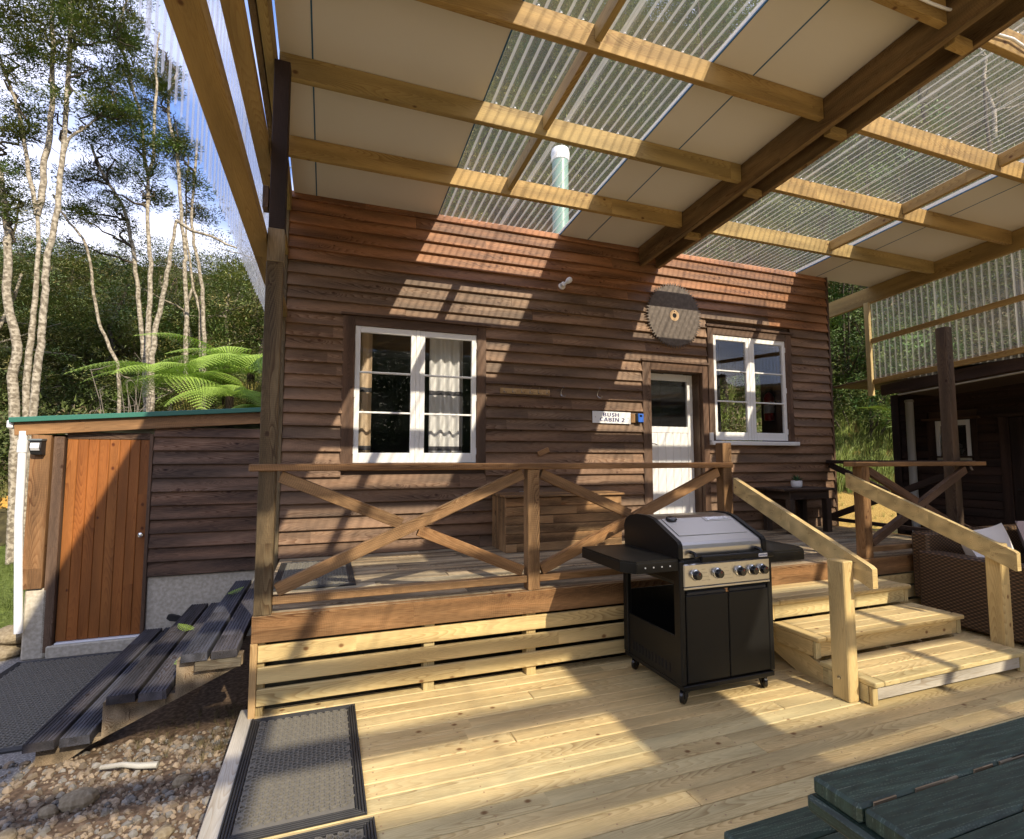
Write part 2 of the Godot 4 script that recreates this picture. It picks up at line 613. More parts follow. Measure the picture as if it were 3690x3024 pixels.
func ground():
	var soil := tri_mat(noise_tex(31, 0.03, lin(0.030, 0.026, 0.015), lin(0.075, 0.065, 0.030), lin(0.13, 0.11, 0.055), 512, 5), 0.35, 0.95, 2.0)
	setting("ground", grid_mesh(-60.0, 60.0, -60.0, 60.0, 1.0, -0.05), soil)
	var lawn := tri_mat(noise_tex(32, 0.05, lin(0.06, 0.085, 0.018), lin(0.14, 0.18, 0.04), lin(0.24, 0.27, 0.08), 512, 5), 0.6, 0.95, 1.0)
	setting("lawn", grid_mesh(-9.0, -2.45, -12.3, -5.6, 0.55, -0.012), lawn)
	var clay := tri_mat(noise_tex(33, 0.03, lin(0.30, 0.15, 0.03), lin(0.52, 0.30, 0.07), lin(0.66, 0.46, 0.17), 512, 5), 0.8, 0.95, 3.0)
	setting("clay_bank", grid_mesh(-9.0, -3.0, -13.1, -12.1, 0.2, 0.02), clay)
	var litter := tri_mat(noise_tex(35, 0.09, lin(0.20, 0.11, 0.03), lin(0.46, 0.32, 0.10), lin(0.62, 0.55, 0.22), 512, 4), 0.8, 0.95, 2.0)
	setting("bank", grid_mesh(9.4, 15.4, -11.0, -6.0, 0.25, 0.02), litter)
	var path := tri_mat(noise_tex(34, 0.25, lin(0.10, 0.09, 0.075), lin(0.27, 0.25, 0.22), lin(0.44, 0.41, 0.37), 512, 3), 0.5, 0.95, 1.0)
	var acc := Acc.new()
	for q in [[-3.2, -1.36, -5.3, -1.0]]:
		acc.quad(Vector3(q[0], -0.094, q[2]), Vector3(q[1], -0.094, q[2]), Vector3(q[1], -0.094, q[3]), Vector3(q[0], -0.094, q[3]), Vector3.UP)
	setting("path", acc.mesh(), path)
	var bounce_yard := Acc.new()  # added pale ground behind the viewer, bounces sun up under the roof
	bounce_yard.quad(Vector3(-14, -0.11, 2.7), Vector3(16, -0.11, 2.7), Vector3(16, -0.11, 16), Vector3(-14, -0.11, 16), Vector3.UP)
	setting("bounce_yard", bounce_yard.mesh(), tri_mat(noise_tex(39, 0.2, lin(0.30, 0.26, 0.20), lin(0.46, 0.41, 0.33), lin(0.60, 0.55, 0.46), 256, 3), 0.5, 0.95))
	# gravel between the path and the lower deck: a rough bed with stones lying in it
	var dirt := tri_mat(noise_tex(36, 0.06, lin(0.055, 0.036, 0.022), lin(0.14, 0.095, 0.06), lin(0.23, 0.165, 0.11), 512, 5), 0.8, 0.95, 2.0)
	var bed := Acc.new()
	bed.quad(Vector3(-1.37, -0.088, -5.2), Vector3(-0.435, -0.088, -5.2), Vector3(-0.435, -0.088, 0.6), Vector3(-1.37, -0.088, 0.6), Vector3.UP)
	setting("gravel_bed", bed.mesh(), dirt)
	var stone := stone_mesh(3, 5, 0.9)
	var xf := []
	var cols := []
	for i in 9500:
		var x := rng.randf_range(-1.72, -0.45)
		if x < -1.3 and rng.randf() < 0.5 + (-1.3 - x): continue
		var z := rng.randf_range(-3.5, 0.3)
		var s := 0.006 + 0.017 * pow(rng.randf(), 2.5)
		xf.append(Transform3D(Basis.from_euler(Vector3(rng.randf_range(-0.3, 0.3), rng.randf() * TAU, 0)).scaled_local(Vector3(s * 1.2, s * 0.7, s * 0.9)), Vector3(x, -0.088 + s * 0.25, z)))
		var k := rng.randf_range(0.45, 1.25)
		cols.append(Color(0.24 * k, 0.185 * k, 0.125 * k) if rng.randf() < 0.75 else Color(0.20 * k, 0.185 * k, 0.16 * k))
	var gm := mat(Color.WHITE, 0.9)
	gm.vertex_color_use_as_albedo = true
	tag(many("gravel", self, stone, gm, xf, cols), "loose brown gravel beside the lower deck", "gravel", "", "stuff")
	var pale := tri_mat(noise_tex(37, 0.05, lin(0.15, 0.115, 0.07), lin(0.25, 0.205, 0.135), lin(0.36, 0.31, 0.22), 256, 4), 3.0, 0.9, 0.6)
	for q in [[-1.02, -2.98, 0.06], [-1.20, -2.80, 0.042], [-1.12, -2.95, 0.035], [-1.27, -2.73, 0.04], [-0.62, -3.0, 0.035], [-0.78, -2.2, 0.045], [-0.66, -2.35, 0.04], [-1.05, -2.42, 0.04], [-0.60, -2.62, 0.035], [-0.9, -2.62, 0.035]]:
		var o = mi("stone", stone_mesh(7, 10, 0.3, int(q[0] * 1000)), pale, self, Vector3(q[0], -0.088 + q[2] * 0.28, q[1]), Basis.from_euler(Vector3(0, q[0] * 9, 0)).scaled_local(Vector3(q[2] * 1.25, q[2] * 0.75, q[2])))
		tag(o, "pale rounded stone lying in the brown gravel", "stone", "stones in the gravel")
	for q in [[-2.36, 0.05, -5.42, 0.20, "flat grey boulder on top beside the white downpipe foot"], [-2.40, -0.06, -5.36, 0.19, "yellowish boulder on the ground under the flat grey one"]]:
		var o = mi("boulder", stone_mesh(9, 12, 0.25, int(q[3] * 1000)), pale, self, Vector3(q[0], q[1], q[2]), Basis.from_euler(Vector3(0, 0.6, 0)).scaled_local(Vector3(q[3] * 0.75, q[3] * 0.36, q[3] * 0.8)))
		tag(o, q[4], "boulder")
	var st = tube("stick", self, [Vector3(-1.02, -0.055, -3.22), Vector3(-0.92, -0.05, -3.2), Vector3(-0.84, -0.05, -3.16), Vector3(-0.76, -0.055, -3.15)], 0.012, 0.017, M.greypine[0])
	tag(st, "short bare stick lying on the gravel under the side steps", "stick")

func stone_mesh(lat: int, lon: int, rough: float, sd := 3) -> ArrayMesh:
	var acc := Acc.new()
	var n := FastNoiseLite.new()
	n.seed = sd
	n.frequency = 0.8
	var p := func(i, j):
		var e := PI * (float(i) / lat - 0.5)
		var f: float = TAU * (j % lon) / lon
		var d := Vector3(cos(e) * cos(f), sin(e), cos(e) * sin(f))
		return d * (1.0 + rough * n.get_noise_3dv(d * 1.6))
	for i in lat:
		for j in lon:
			var a: Vector3 = p.call(i, j)
			var b: Vector3 = p.call(i + 1, j)
			var c: Vector3 = p.call(i + 1, j + 1)
			var d: Vector3 = p.call(i, j + 1)
			var n1 := (b - a).cross(c - a).normalized()
			if n1.dot(a + b + c) < 0: n1 = -n1
			var n2 := (c - a).cross(d - a).normalized()
			if n2.dot(a + c + d) < 0: n2 = -n2
			if lat > 5: n1 = (a + b + c).normalized()
			if lat > 5: n2 = (a + c + d).normalized()
			if (b - a).cross(c - a).length() > 1e-6: acc.flat(a, b, c, n1)
			if (c - a).cross(d - a).length() > 1e-6: acc.flat(a, c, d, n2)
	return acc.mesh()

func decks():
	var low = node("lower_deck", self)
	tag(low, "", "", "", "structure")
	var z := -3.478
	while z < 2.6:
		var cuts := [-0.355]
		if z < 0.0:
			var x := rng.randf_range(0.4, 5.6)
			while x < 6.6:
				cuts.append(x)
				x += rng.randf_range(3.2, 5.4)
		cuts.append(8.6)
		for i in cuts.size() - 1:
			bx("plank", low, Vector3(cuts[i] + 0.0015, -0.025, z + 0.0025), Vector3(cuts[i + 1] - 0.0015, 0.0, z + 0.1025), M.deck, 0, 0.004)
		z += 0.105
	var screw := Acc.new()
	lathe_into(screw, [Vector2(0.0045, 0.0), Vector2(0.004, 0.0012), Vector2(0.0, 0.001)], 6)
	var sx := []
	for x in [-0.2, 0.25, 0.7, 1.15, 1.6, 2.05, 2.5, 2.95, 3.4, 3.85, 4.3, 4.75, 5.2]:
		for k in 30:
			for e in [0.022, 0.083]: sx.append(Transform3D(Basis.IDENTITY, Vector3(x + rng.randf_range(-0.008, 0.008), 0.0002, -3.478 + 0.105 * k + e)))
	many("screws", low, screw.mesh(), M.rust, sx)
	bx("edge_board", low, Vector3(-0.437, -0.10, -3.50), Vector3(-0.36, 0.003, 2.6), M.greypine, 2)
	for x in [0.6, 1.6, 2.6, 3.6, 4.6, 5.6, 6.6, 7.6]:
		bx("joist", low, Vector3(x, -0.099, -3.45), Vector3(x + 0.045, -0.027, 2.5), M.oldtimber, 2, 0.0)
	var up = node("upper_deck", self)
	tag(up, "", "", "", "structure")
	z = -5.19
	while z < SZ - 0.12:
		var cuts := [-0.375]
		var x := rng.randf_range(0.8, 3.0)
		while x < 5.6:
			cuts.append(x)
			x += rng.randf_range(1.8, 3.4)
		cuts.append(6.5)
		for i in cuts.size() - 1:
			bx("plank", up, Vector3(cuts[i] + 0.002, UY - 0.03, z + 0.002), Vector3(cuts[i + 1] - 0.002, UY, z + 0.127), M.olddeck, 0, 0.004)
		z += 0.1305
	bx("plank", up, Vector3(-0.375, UY - 0.03, z + 0.002), Vector3(6.5, UY, SZ - 0.008), M.olddeck, 0, 0.004)
	bx("fascia", up, Vector3(-0.382, UY - 0.152, SZ - 0.045), Vector3(6.5, UY + 0.001, SZ), M.rail, 0)
	bx("fascia", up, Vector3(6.503, UY - 0.152, -5.19), Vector3(6.545, UY + 0.001, SZ), M.rail, 2)
	for k in 3:
		var y: float = 0.305 - k * 0.122
		bx("slat", up, Vector3(-0.345, y, SZ - 0.028), Vector3(3.1, y + 0.094, SZ - 0.006), M.pine, 0, 0.004)
		bx("slat", up, Vector3(4.7, y, SZ - 0.028), Vector3(6.5, y + 0.094, SZ - 0.006), M.pine, 0, 0.004)
	for x in [-0.38, 0.62, 1.33, 2.6, 3.05, 4.66, 5.6, 6.43]:
		bx("stump", up, Vector3(x, -0.02, SZ - 0.115), Vector3(x + 0.07, UY - 0.15, SZ - 0.031), M.pine if x > -0.3 else M.pine, 1, 0.003)
	bx("corner_board", up, Vector3(-0.385, 0.0, SZ - 0.03), Vector3(-0.347, UY - 0.153, SZ - 0.004), M.rack, 1)

# weatherboards on a wall that faces +z, split round openings [x0, x1, y0, y1]
func weatherboards(parent, x0: float, x1: float, y0: float, y1: float, z: float, pitch: float, holes: Array, mats: Callable, lip := 0.036, joints := true):
	var y := y0
	while y < y1 - 0.02:
		var segs := [[x0, x1]]
		for h in holes:
			if y + pitch * 0.75 < h[2] or y + pitch * 0.3 > h[3]: continue
			var nxt := []
			for s in segs:
				if h[1] <= s[0] or h[0] >= s[1]: nxt.append(s)
				else:
					if h[0] - s[0] > 0.02: nxt.append([s[0], h[0]])
					if s[1] - h[1] > 0.02: nxt.append([h[1], s[1]])
			segs = nxt
		if joints:
			var nxt := []
			for s in segs:
				if s[1] - s[0] > 2.6:
					var c := rng.randf_range(s[0] + 0.6, s[1] - 0.6)
					nxt.append([s[0], c - 0.0012])
					nxt.append([c + 0.0012, s[1]])
				else: nxt.append(s)
			segs = nxt
		var top := minf(y + pitch + 0.02, y1)
		for s in segs:
			var j := rng.randf_range(-0.002, 0.002)
			var prof := [Vector2(y, z - 0.02), Vector2(y, z + lip + j - 0.004), Vector2(y + 0.005, z + lip + j), Vector2(top, z + 0.002 + j), Vector2(top, z - 0.02)]
			mi("weatherboard", prism_mesh(prof, s[1] - s[0], 0), pick(mats.call(y)), parent, Vector3((s[0] + s[1]) / 2, 0, 0))
		y += pitch

func casement(parent, x0, x1, y0, y1, z, sash_w := 0.05):
	# two side-hung sashes of three panes each, in a white frame
	var w = node("window", parent)
	var mid: float = (x0 + x1) / 2
	for s in [[x0, mid - 0.021], [mid + 0.021, x1]]:
		for x in [s[0], s[1] - sash_w]:
			bx("stile", w, Vector3(x, y0, z - 0.04), Vector3(x + sash_w, y1, z), M.white, 1, 0.004)
		bx("rail", w, Vector3(s[0] + sash_w, y1 - 0.062, z - 0.04), Vector3(s[1] - sash_w, y1, z - 0.001), M.white, 0, 0.004)
		bx("rail", w, Vector3(s[0] + sash_w, y0, z - 0.04), Vector3(s[1] - sash_w, y0 + 0.1, z - 0.001), M.white, 0, 0.004)
		var a: float = y0 + 0.1
		var b: float = y1 - 0.062
		for k in 3:
			var lo := lerpf(a, b, k / 3.0)
			var hi := lerpf(a, b, (k + 1) / 3.0)
			if k > 0: bx("glazing_bar", w, Vector3(s[0] + sash_w, lo - 0.009, z - 0.035), Vector3(s[1] - sash_w, lo + 0.009, z - 0.003), M.white, 0, 0.003)
			bx("pane", w, Vector3(s[0] + sash_w - 0.004, lo + 0.0005, z - 0.022), Vector3(s[1] - sash_w + 0.004, hi - 0.0005, z - 0.019), M.glass, 0, 0.0)
	bx("mullion", w, Vector3(mid - 0.02, y0, z - 0.045), Vector3(mid + 0.02, y1, z + 0.004), M.white, 1, 0.004)
	for s in [[x0 + 0.001, -0.004], [x1 - 0.001, 0.004]]:
		for y in [y0 + 0.12, (y0 + y1) / 2, y1 - 0.12]:
			bx("hinge", w, Vector3(s[0] - 0.005, y - 0.035, z - 0.004), Vector3(s[0] + 0.005, y + 0.035, z + 0.006), M.plastic, 1, 0.002)
	return w

func cabin():
	var c = thing("bush_cabin", "dark brown weatherboard cabin with white windows behind the deck railing", "cabin")
	var holes := [[0.13, 1.575, 1.36, 2.895], [3.53, 4.485, 0.5, 2.665], [4.485, 5.90, 1.66, 3.175]]
	weatherboards(c, -0.39, 6.60, 0.572 - 0.1217 * 5, 4.06, WZ, 0.1217, holes, func(y): return M.boardtop if y > 3.3 + rng.randf_range(-0.1, 0.1) else M.board)
	bx("corner_board", c, Vector3(6.602, -0.1, WZ - 0.06), Vector3(6.635, 4.06, WZ + 0.034), M.trim, 1)
	bx("corner_board", c, Vector3(-0.43, -0.1, WZ - 0.06), Vector3(-0.392, 4.06, WZ + 0.034), M.darkpost, 1)
	# lined wall behind the boards, with the openings
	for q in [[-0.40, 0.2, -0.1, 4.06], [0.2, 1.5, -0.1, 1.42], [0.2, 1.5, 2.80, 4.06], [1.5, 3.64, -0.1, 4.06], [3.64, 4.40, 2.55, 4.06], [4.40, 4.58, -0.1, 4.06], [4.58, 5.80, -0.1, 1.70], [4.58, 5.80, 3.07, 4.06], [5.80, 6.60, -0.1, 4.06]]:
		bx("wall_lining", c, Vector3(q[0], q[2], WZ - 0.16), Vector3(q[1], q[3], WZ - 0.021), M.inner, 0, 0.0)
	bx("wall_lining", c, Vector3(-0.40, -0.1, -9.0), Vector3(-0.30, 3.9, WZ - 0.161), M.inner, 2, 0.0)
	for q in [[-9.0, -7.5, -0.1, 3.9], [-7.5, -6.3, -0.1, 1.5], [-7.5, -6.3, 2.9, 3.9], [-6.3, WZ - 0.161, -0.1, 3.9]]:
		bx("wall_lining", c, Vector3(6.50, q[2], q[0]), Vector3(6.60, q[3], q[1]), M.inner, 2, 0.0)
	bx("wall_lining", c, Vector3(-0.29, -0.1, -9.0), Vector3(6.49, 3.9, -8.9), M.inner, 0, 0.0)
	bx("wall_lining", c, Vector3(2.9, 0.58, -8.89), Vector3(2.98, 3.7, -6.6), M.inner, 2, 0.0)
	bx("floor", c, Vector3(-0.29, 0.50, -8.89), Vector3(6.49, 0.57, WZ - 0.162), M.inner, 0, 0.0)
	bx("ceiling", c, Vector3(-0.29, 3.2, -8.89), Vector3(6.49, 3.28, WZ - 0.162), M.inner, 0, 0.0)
	plank("roof", c, Vector3(3.1, 3.98, WZ - 0.02), Vector3(3.1, 3.72, -9.3), 0.05, 7.2, M.green, Vector3.UP)
	# window by the storage box
	casement(c, 0.237, 1.470, 1.437, 2.787, WZ + 0.02)
	bx("facing", c, Vector3(0.12, 1.38, WZ - 0.02), Vector3(0.236, 2.88, WZ + 0.032), M.trim, 1)
	bx("facing", c, Vector3(1.471, 1.38, WZ - 0.02), Vector3(1.575, 2.88, WZ + 0.032), M.trim, 1)
	bx("facing", c, Vector3(0.236, 2.788, WZ - 0.02), Vector3(1.471, 2.88, WZ + 0.031), M.trim, 0)
	bx("facing", c, Vector3(0.10, 2.882, WZ - 0.02), Vector3(1.615, 2.905, WZ + 0.055), M.trim, 0)
	bx("sill", c, Vector3(0.12, 1.38, WZ - 0.02), Vector3(1.575, 1.436, WZ + 0.06), M.trim, 0)
	# window by the door
	casement(c, 4.585, 5.792, 1.714, 3.058, WZ + 0.02)
	bx("facing", c, Vector3(4.497, 1.70, WZ - 0.02), Vector3(4.584, 3.15, WZ + 0.034), M.trim, 1)
	bx("facing", c, Vector3(5.793, 1.70, WZ - 0.02), Vector3(5.895, 3.15, WZ + 0.034), M.trim, 1)
	bx("facing", c, Vector3(4.584, 3.059, WZ - 0.02), Vector3(5.793, 3.15, WZ + 0.033), M.trim, 0)
	bx("facing", c, Vector3(4.47, 3.152, WZ - 0.02), Vector3(5.925, 3.182, WZ + 0.055), M.trim, 0)
	bx("sill", c, Vector3(4.49, 1.648, WZ - 0.02), Vector3(5.93, 1.698, WZ + 0.085), M.white, 0, 0.006)
	# door, set back in its frame
	bx("facing", c, Vector3(3.52, UY, WZ - 0.02), Vector3(3.638, 2.645, WZ + 0.036), M.trim, 1)
	bx("facing", c, Vector3(4.398, UY, WZ - 0.02), Vector3(4.483, 2.645, WZ + 0.036), M.trim, 1)
	bx("facing", c, Vector3(3.638, 2.548, WZ - 0.02), Vector3(4.398, 2.645, WZ + 0.035), M.trim, 0)
	bx("facing", c, Vector3(3.50, 2.647, WZ - 0.02), Vector3(4.50, 2.672, WZ + 0.058), M.trim, 0)
	bx("jamb", c, Vector3(3.641, UY, WZ - 0.19), Vector3(3.650, 2.545, WZ - 0.022), M.trim, 1)
	bx("jamb", c, Vector3(4.388, UY, WZ - 0.19), Vector3(4.398, 2.545, WZ - 0.022), M.trim, 1)
	var d = node("door", c)
	var z: float = WZ - 0.146
	bx("stile", d, Vector3(3.652, UY + 0.01, z - 0.04), Vector3(3.735, 2.54, z), M.white, 1)
	bx("stile", d, Vector3(4.306, UY + 0.01, z - 0.04), Vector3(4.386, 2.54, z), M.white, 1)
	bx("rail", d, Vector3(3.736, 2.457, z - 0.04), Vector3(4.305, 2.54, z - 0.001), M.white, 0)
	bx("rail", d, Vector3(3.736, 1.80, z - 0.04), Vector3(4.305, 1.876, z - 0.001), M.white, 0)
	for k in 5:
		var x: float = 3.736 + k * 0.1138
		bx("plank", d, Vector3(x + 0.0008, UY + 0.01, z - 0.035), Vector3(x + 0.113, 1.799, z - 0.004), M.white, 1, 0.006)
	bx("pane", d, Vector3(3.737, 1.877, z - 0.018), Vector3(4.304, 2.456, z - 0.014), M.glass, 0, 0.0)
	var bl := Acc.new()
	var y := 1.89
	while y < 2.45:
		box_into(bl, Vector3(0.55, 0.0014, 0.014), 0, 0.0, Vector3(4.02, y, z - 0.032), Basis.from_euler(Vector3(0.5, 0, 0)))
		y += 0.0155
	tag(mi("blind", bl.mesh(), M.blackmatt, d), "", "", "", "stuff")
	tube("handle", d, [Vector3(3.70, 1.665, z), Vector3(3.70, 1.665, z + 0.05), Vector3(3.76, 1.66, z + 0.055), Vector3(3.80, 1.645, z + 0.05)], 0.009, 0.007, M.chrome)
	# things seen through the glass
	for q in [[0.30, 0.42, M.curtain, "cream curtain gathered at one side of the larger window"], [1.02, 1.40, M.curtain, "pale banded curtain hanging inside the window above the railing"], [4.66, 4.92, M.darkcloth, "black curtain hanging inside the window beside the door"]]:
		var acc := Acc.new()
		var n := int((q[1] - q[0]) / 0.012)
		for i in n:
			var a := []
			var nn := []
			for j in [i, i + 1]:
				var x: float = q[0] + 0.012 * j
				a.append(Vector3(x, 0, 0.022 * sin(x * 62.0) + 0.01 * sin(x * 23.0)))
				nn.append(Vector3(-0.022 * 62.0 * cos(x * 62.0), 0, 1).normalized())
			var top := Vector3(0, 2.80 if q[0] < 3.0 else 3.05, 0)
			var bot := Vector3(0, 1.30, 0)
			acc.tri(a[0] + bot, a[1] + bot, a[1] + top, nn[0], nn[1], nn[1], Vector2(0, 0), Vector2(0, 0), Vector2(0, 1.6))
			acc.tri(a[0] + bot, a[1] + top, a[0] + top, nn[0], nn[1], nn[0], Vector2(0, 0), Vector2(0, 1.6), Vector2(0, 1.6))
		var m = q[2]
		if m == M.curtain:
			var im := Image.create(4, 256, false, Image.FORMAT_RGB8)
			im.fill(Color(1, 1, 1) if q[0] > 1.0 else Color(0.9, 0.8, 0.68))
			for yy in [0.395, 0.795]: im.fill_rect(Rect2i(0, int(256 * yy), 4, 8), Color(0.33, 0.33, 0.36))
			m = M.curtain.duplicate()
			m.albedo_texture = ImageTexture.create_from_image(im)
			m.uv1_scale = Vector3(1, -1.0 / 1.6, 1)
		tag(mi("curtain", acc.mesh(), m, self, Vector3(0, 0, WZ - 0.24)), q[3], "curtain")
	var bed = thing("bunk_bed", "bunk with a checked pillow in the dark room behind the larger window", "bed", Vector3(0.6, UY, -8.1))
	bx("frame", bed, Vector3(-0.9, 0.0, -0.7), Vector3(1.1, 0.72, 0.35), M.darkpost, 0)
	bx("mattress", bed, Vector3(-0.88, 0.722, -0.68), Vector3(1.08, 0.86, 0.33), M.mauve, 0, 0.03)
	var im := Image.create(64, 64, false, Image.FORMAT_RGB8)
	im.fill(Color(0.5, 0.36, 0.14))
	for k in 4:
		im.fill_rect(Rect2i(k * 16, 0, 7, 64), Color(0.24, 0.15, 0.07))
		im.fill_rect(Rect2i(0, k * 16, 64, 7), Color(0.28, 0.18, 0.08))
	var pm := mat(Color.WHITE, 0.9, 0.0, ImageTexture.create_from_image(im))
	pm.uv1_scale = Vector3(16, 2, 1)
	bx("pillow", bed, Vector3(-0.7, 0.87, -0.4), Vector3(0.1, 1.12, -0.2), pm, 0, 0.05)
	var ex = thing("fire_extinguisher", "red fire extinguisher on the wall seen through the window by the door", "extinguisher", Vector3(6.40, 2.05, -6.05))
	lathe("cylinder", ex, [Vector2(0.0, 0.0), Vector2(0.07, 0.01), Vector2(0.075, 0.05), Vector2(0.075, 0.36), Vector2(0.05, 0.42), Vector2(0.02, 0.44), Vector2(0.0, 0.46)], 14, M.red)
	lathe("label_band", ex, [Vector2(0.0755, 0.12), Vector2(0.0765, 0.13), Vector2(0.0765, 0.24), Vector2(0.0755, 0.25)], 14, M.plastic)
	bx("valve", ex, Vector3(-0.05, 0.45, -0.02), Vector3(0.06, 0.51, 0.02), M.black, 0)
	var pend = thing("pendant_lamp", "white pendant lamp shade hanging inside the window by the door", "lamp", Vector3(5.05, 2.78, -6.6))
	lathe("shade", pend, [Vector2(0.16, 0.0), Vector2(0.12, 0.05), Vector2(0.05, 0.1), Vector2(0.015, 0.13), Vector2(0.012, 0.15)], 16, M.white)
	tube("cord", pend, [Vector3(0, 0.14, 0), Vector3(0, 0.42, 0)], 0.004, 0.004, M.blackmatt, 5)
	# flue behind the front wall
	var fl = thing("flue_pipe", "pale green flue pipe with white cap above the cabin roof", "flue", Vector3(3.0, 3.9, -6.3))
	lathe("pipe", fl, [Vector2(0.115, 0.0), Vector2(0.115, 1.75)], 20, M.flue)
	lathe("cap", fl, [Vector2(0.10, 1.74), Vector2(0.125, 1.76), Vector2(0.135, 1.86), Vector2(0.12, 1.93), Vector2(0.0, 1.95)], 20, M.plastic)

func shed():
	var s = thing("garden_shed", "low brown weatherboard shed with green roof edge and orange plank door", "shed")
	var z := WZ
	weatherboards(s, -1.395, -0.45, 0.487, 1.75, z, 0.118, [], func(_y): return M.shedboard, 0.026, false)
	bx("base", s, Vector3(-1.40, -0.1, z - 0.25), Vector3(-0.45, 0.485, z + 0.0), M.conc, 0, 0.01)
	bx("base", s, Vector3(-2.21, -0.1, z - 0.35), Vector3(-2.055, 0.45, z + 0.02), M.conc, 1, 0.015)
	bx("doorstep", s, Vector3(-2.05, -0.1, z - 0.3), Vector3(-1.40, 0.0, z + 0.03), M.conc, 0, 0.01)
	bx("sill_strip", s, Vector3(-2.0, 0.001, z - 0.05), Vector3(-1.42, 0.014, z + 0.02), M.plastic, 0)
	bx("wall_lining", s, Vector3(-2.2, 0.0, z - 2.2), Vector3(-0.45, 1.68, z - 0.1), M.inner, 0, 0.0)
	bx("facing", s, Vector3(-2.225, 0.455, z - 0.03), Vector3(-2.095, 1.67, z + 0.04), M.facing, 1)
	bx("facing", s, Vector3(-2.085, -0.05, z - 0.05), Vector3(-2.015, 1.66, z + 0.02), M.trim, 1)
	bx("facing", s, Vector3(-1.425, 0.02, z - 0.05), Vector3(-1.398, 1.69, z + 0.025), M.trim, 1)
	bx("facing", s, Vector3(-2.01, 1.642, z - 0.05), Vector3(-1.43, 1.70, z - 0.01), M.trim, 0)
	var d = node("door", s)
	for k in 8:
		var x: float = -2.008 + k * 0.0727
		bx("plank", d, Vector3(x + 0.0006, 0.018, z - 0.045), Vector3(x + 0.0721, 1.640, z - 0.012 + rng.randf_range(-0.001, 0.001)), M.sheddoor, 1, 0.004)
	lathe("knob", d, [Vector2(0.0, 0.0), Vector2(0.012, 0.0), Vector2(0.011, 0.02), Vector2(0.02, 0.03), Vector2(0.019, 0.045), Vector2(0.0, 0.05)], 12, M.chrome, Vector3(-1.455, 0.84, z - 0.012), Basis.from_euler(Vector3(PI / 2, 0, 0)))
	# sloping barge board and roof
	var sl: float = (1.939 - 1.804) / 1.74
	plank("barge_board", s, Vector3(-2.335, 1.715, z + 0.03), Vector3(-0.45, 1.715 + 1.885 * sl, z + 0.03), 0.105, 0.03, M.rail)
	plank("roof_edge", s, Vector3(-2.36, 1.785, z + 0.045), Vector3(-0.42, 1.785 + 1.94 * sl, z + 0.045), 0.04, 0.06, M.green)
	plank("roof", s, Vector3(-2.34, 1.78, z - 1.2), Vector3(-0.42, 1.78 + 1.92 * sl, z - 1.2), 0.03, 2.42, M.green)
	bx("gutter", s, Vector3(-2.385, 1.72, z - 2.3), Vector3(-2.345, 1.785, z + 0.05), M.plastic, 2, 0.01)
	var acc := Acc.new()
	tube_into(acc, [Vector3(-2.28, 1.70, z + 0.03), Vector3(-2.27, 1.0, z + 0.03), Vector3(-2.215, 0.13, z + 0.05)], 0.027, 0.027, 14)
	mi("downpipe", acc.mesh(), M.plastic, s)
	lathe("pipe_collar", s, [Vector2(0.027, -0.05), Vector2(0.033, -0.05), Vector2(0.033, 0.05), Vector2(0.027, 0.05)], 14, M.plastic, Vector3(-2.279, 1.58, z + 0.03))
	var l = thing("wall_lantern", "small grey bulkhead lamp on the post beside the orange shed door", "lamp", Vector3(-2.163, 1.575, z + 0.04))
	mi("body", prism_mesh([Vector2(0.06, 0.0), Vector2(0.055, 0.07), Vector2(-0.01, 0.085), Vector2(-0.06, 0.05), Vector2(-0.065, 0.0)], 0.075, 0), M.blackmatt, l)
	mi("lens", prism_mesh([Vector2(0.03, 0.078), Vector2(0.028, 0.083), Vector2(-0.008, 0.092), Vector2(-0.03, 0.076), Vector2(-0.025, 0.068)], 0.055, 0), M.plastic, l)
	mi("hood", prism_mesh([Vector2(0.065, 0.0), Vector2(0.062, 0.075), Vector2(0.05, 0.09), Vector2(0.046, 0.07), Vector2(0.055, 0.0)], 0.085, 0), mat(lin(0.12, 0.14, 0.14), 0.5), l)

# point on the underside of the roof sheets
func ry(z: float) -> float:
	return 4.04 + RK * (z - WZ)

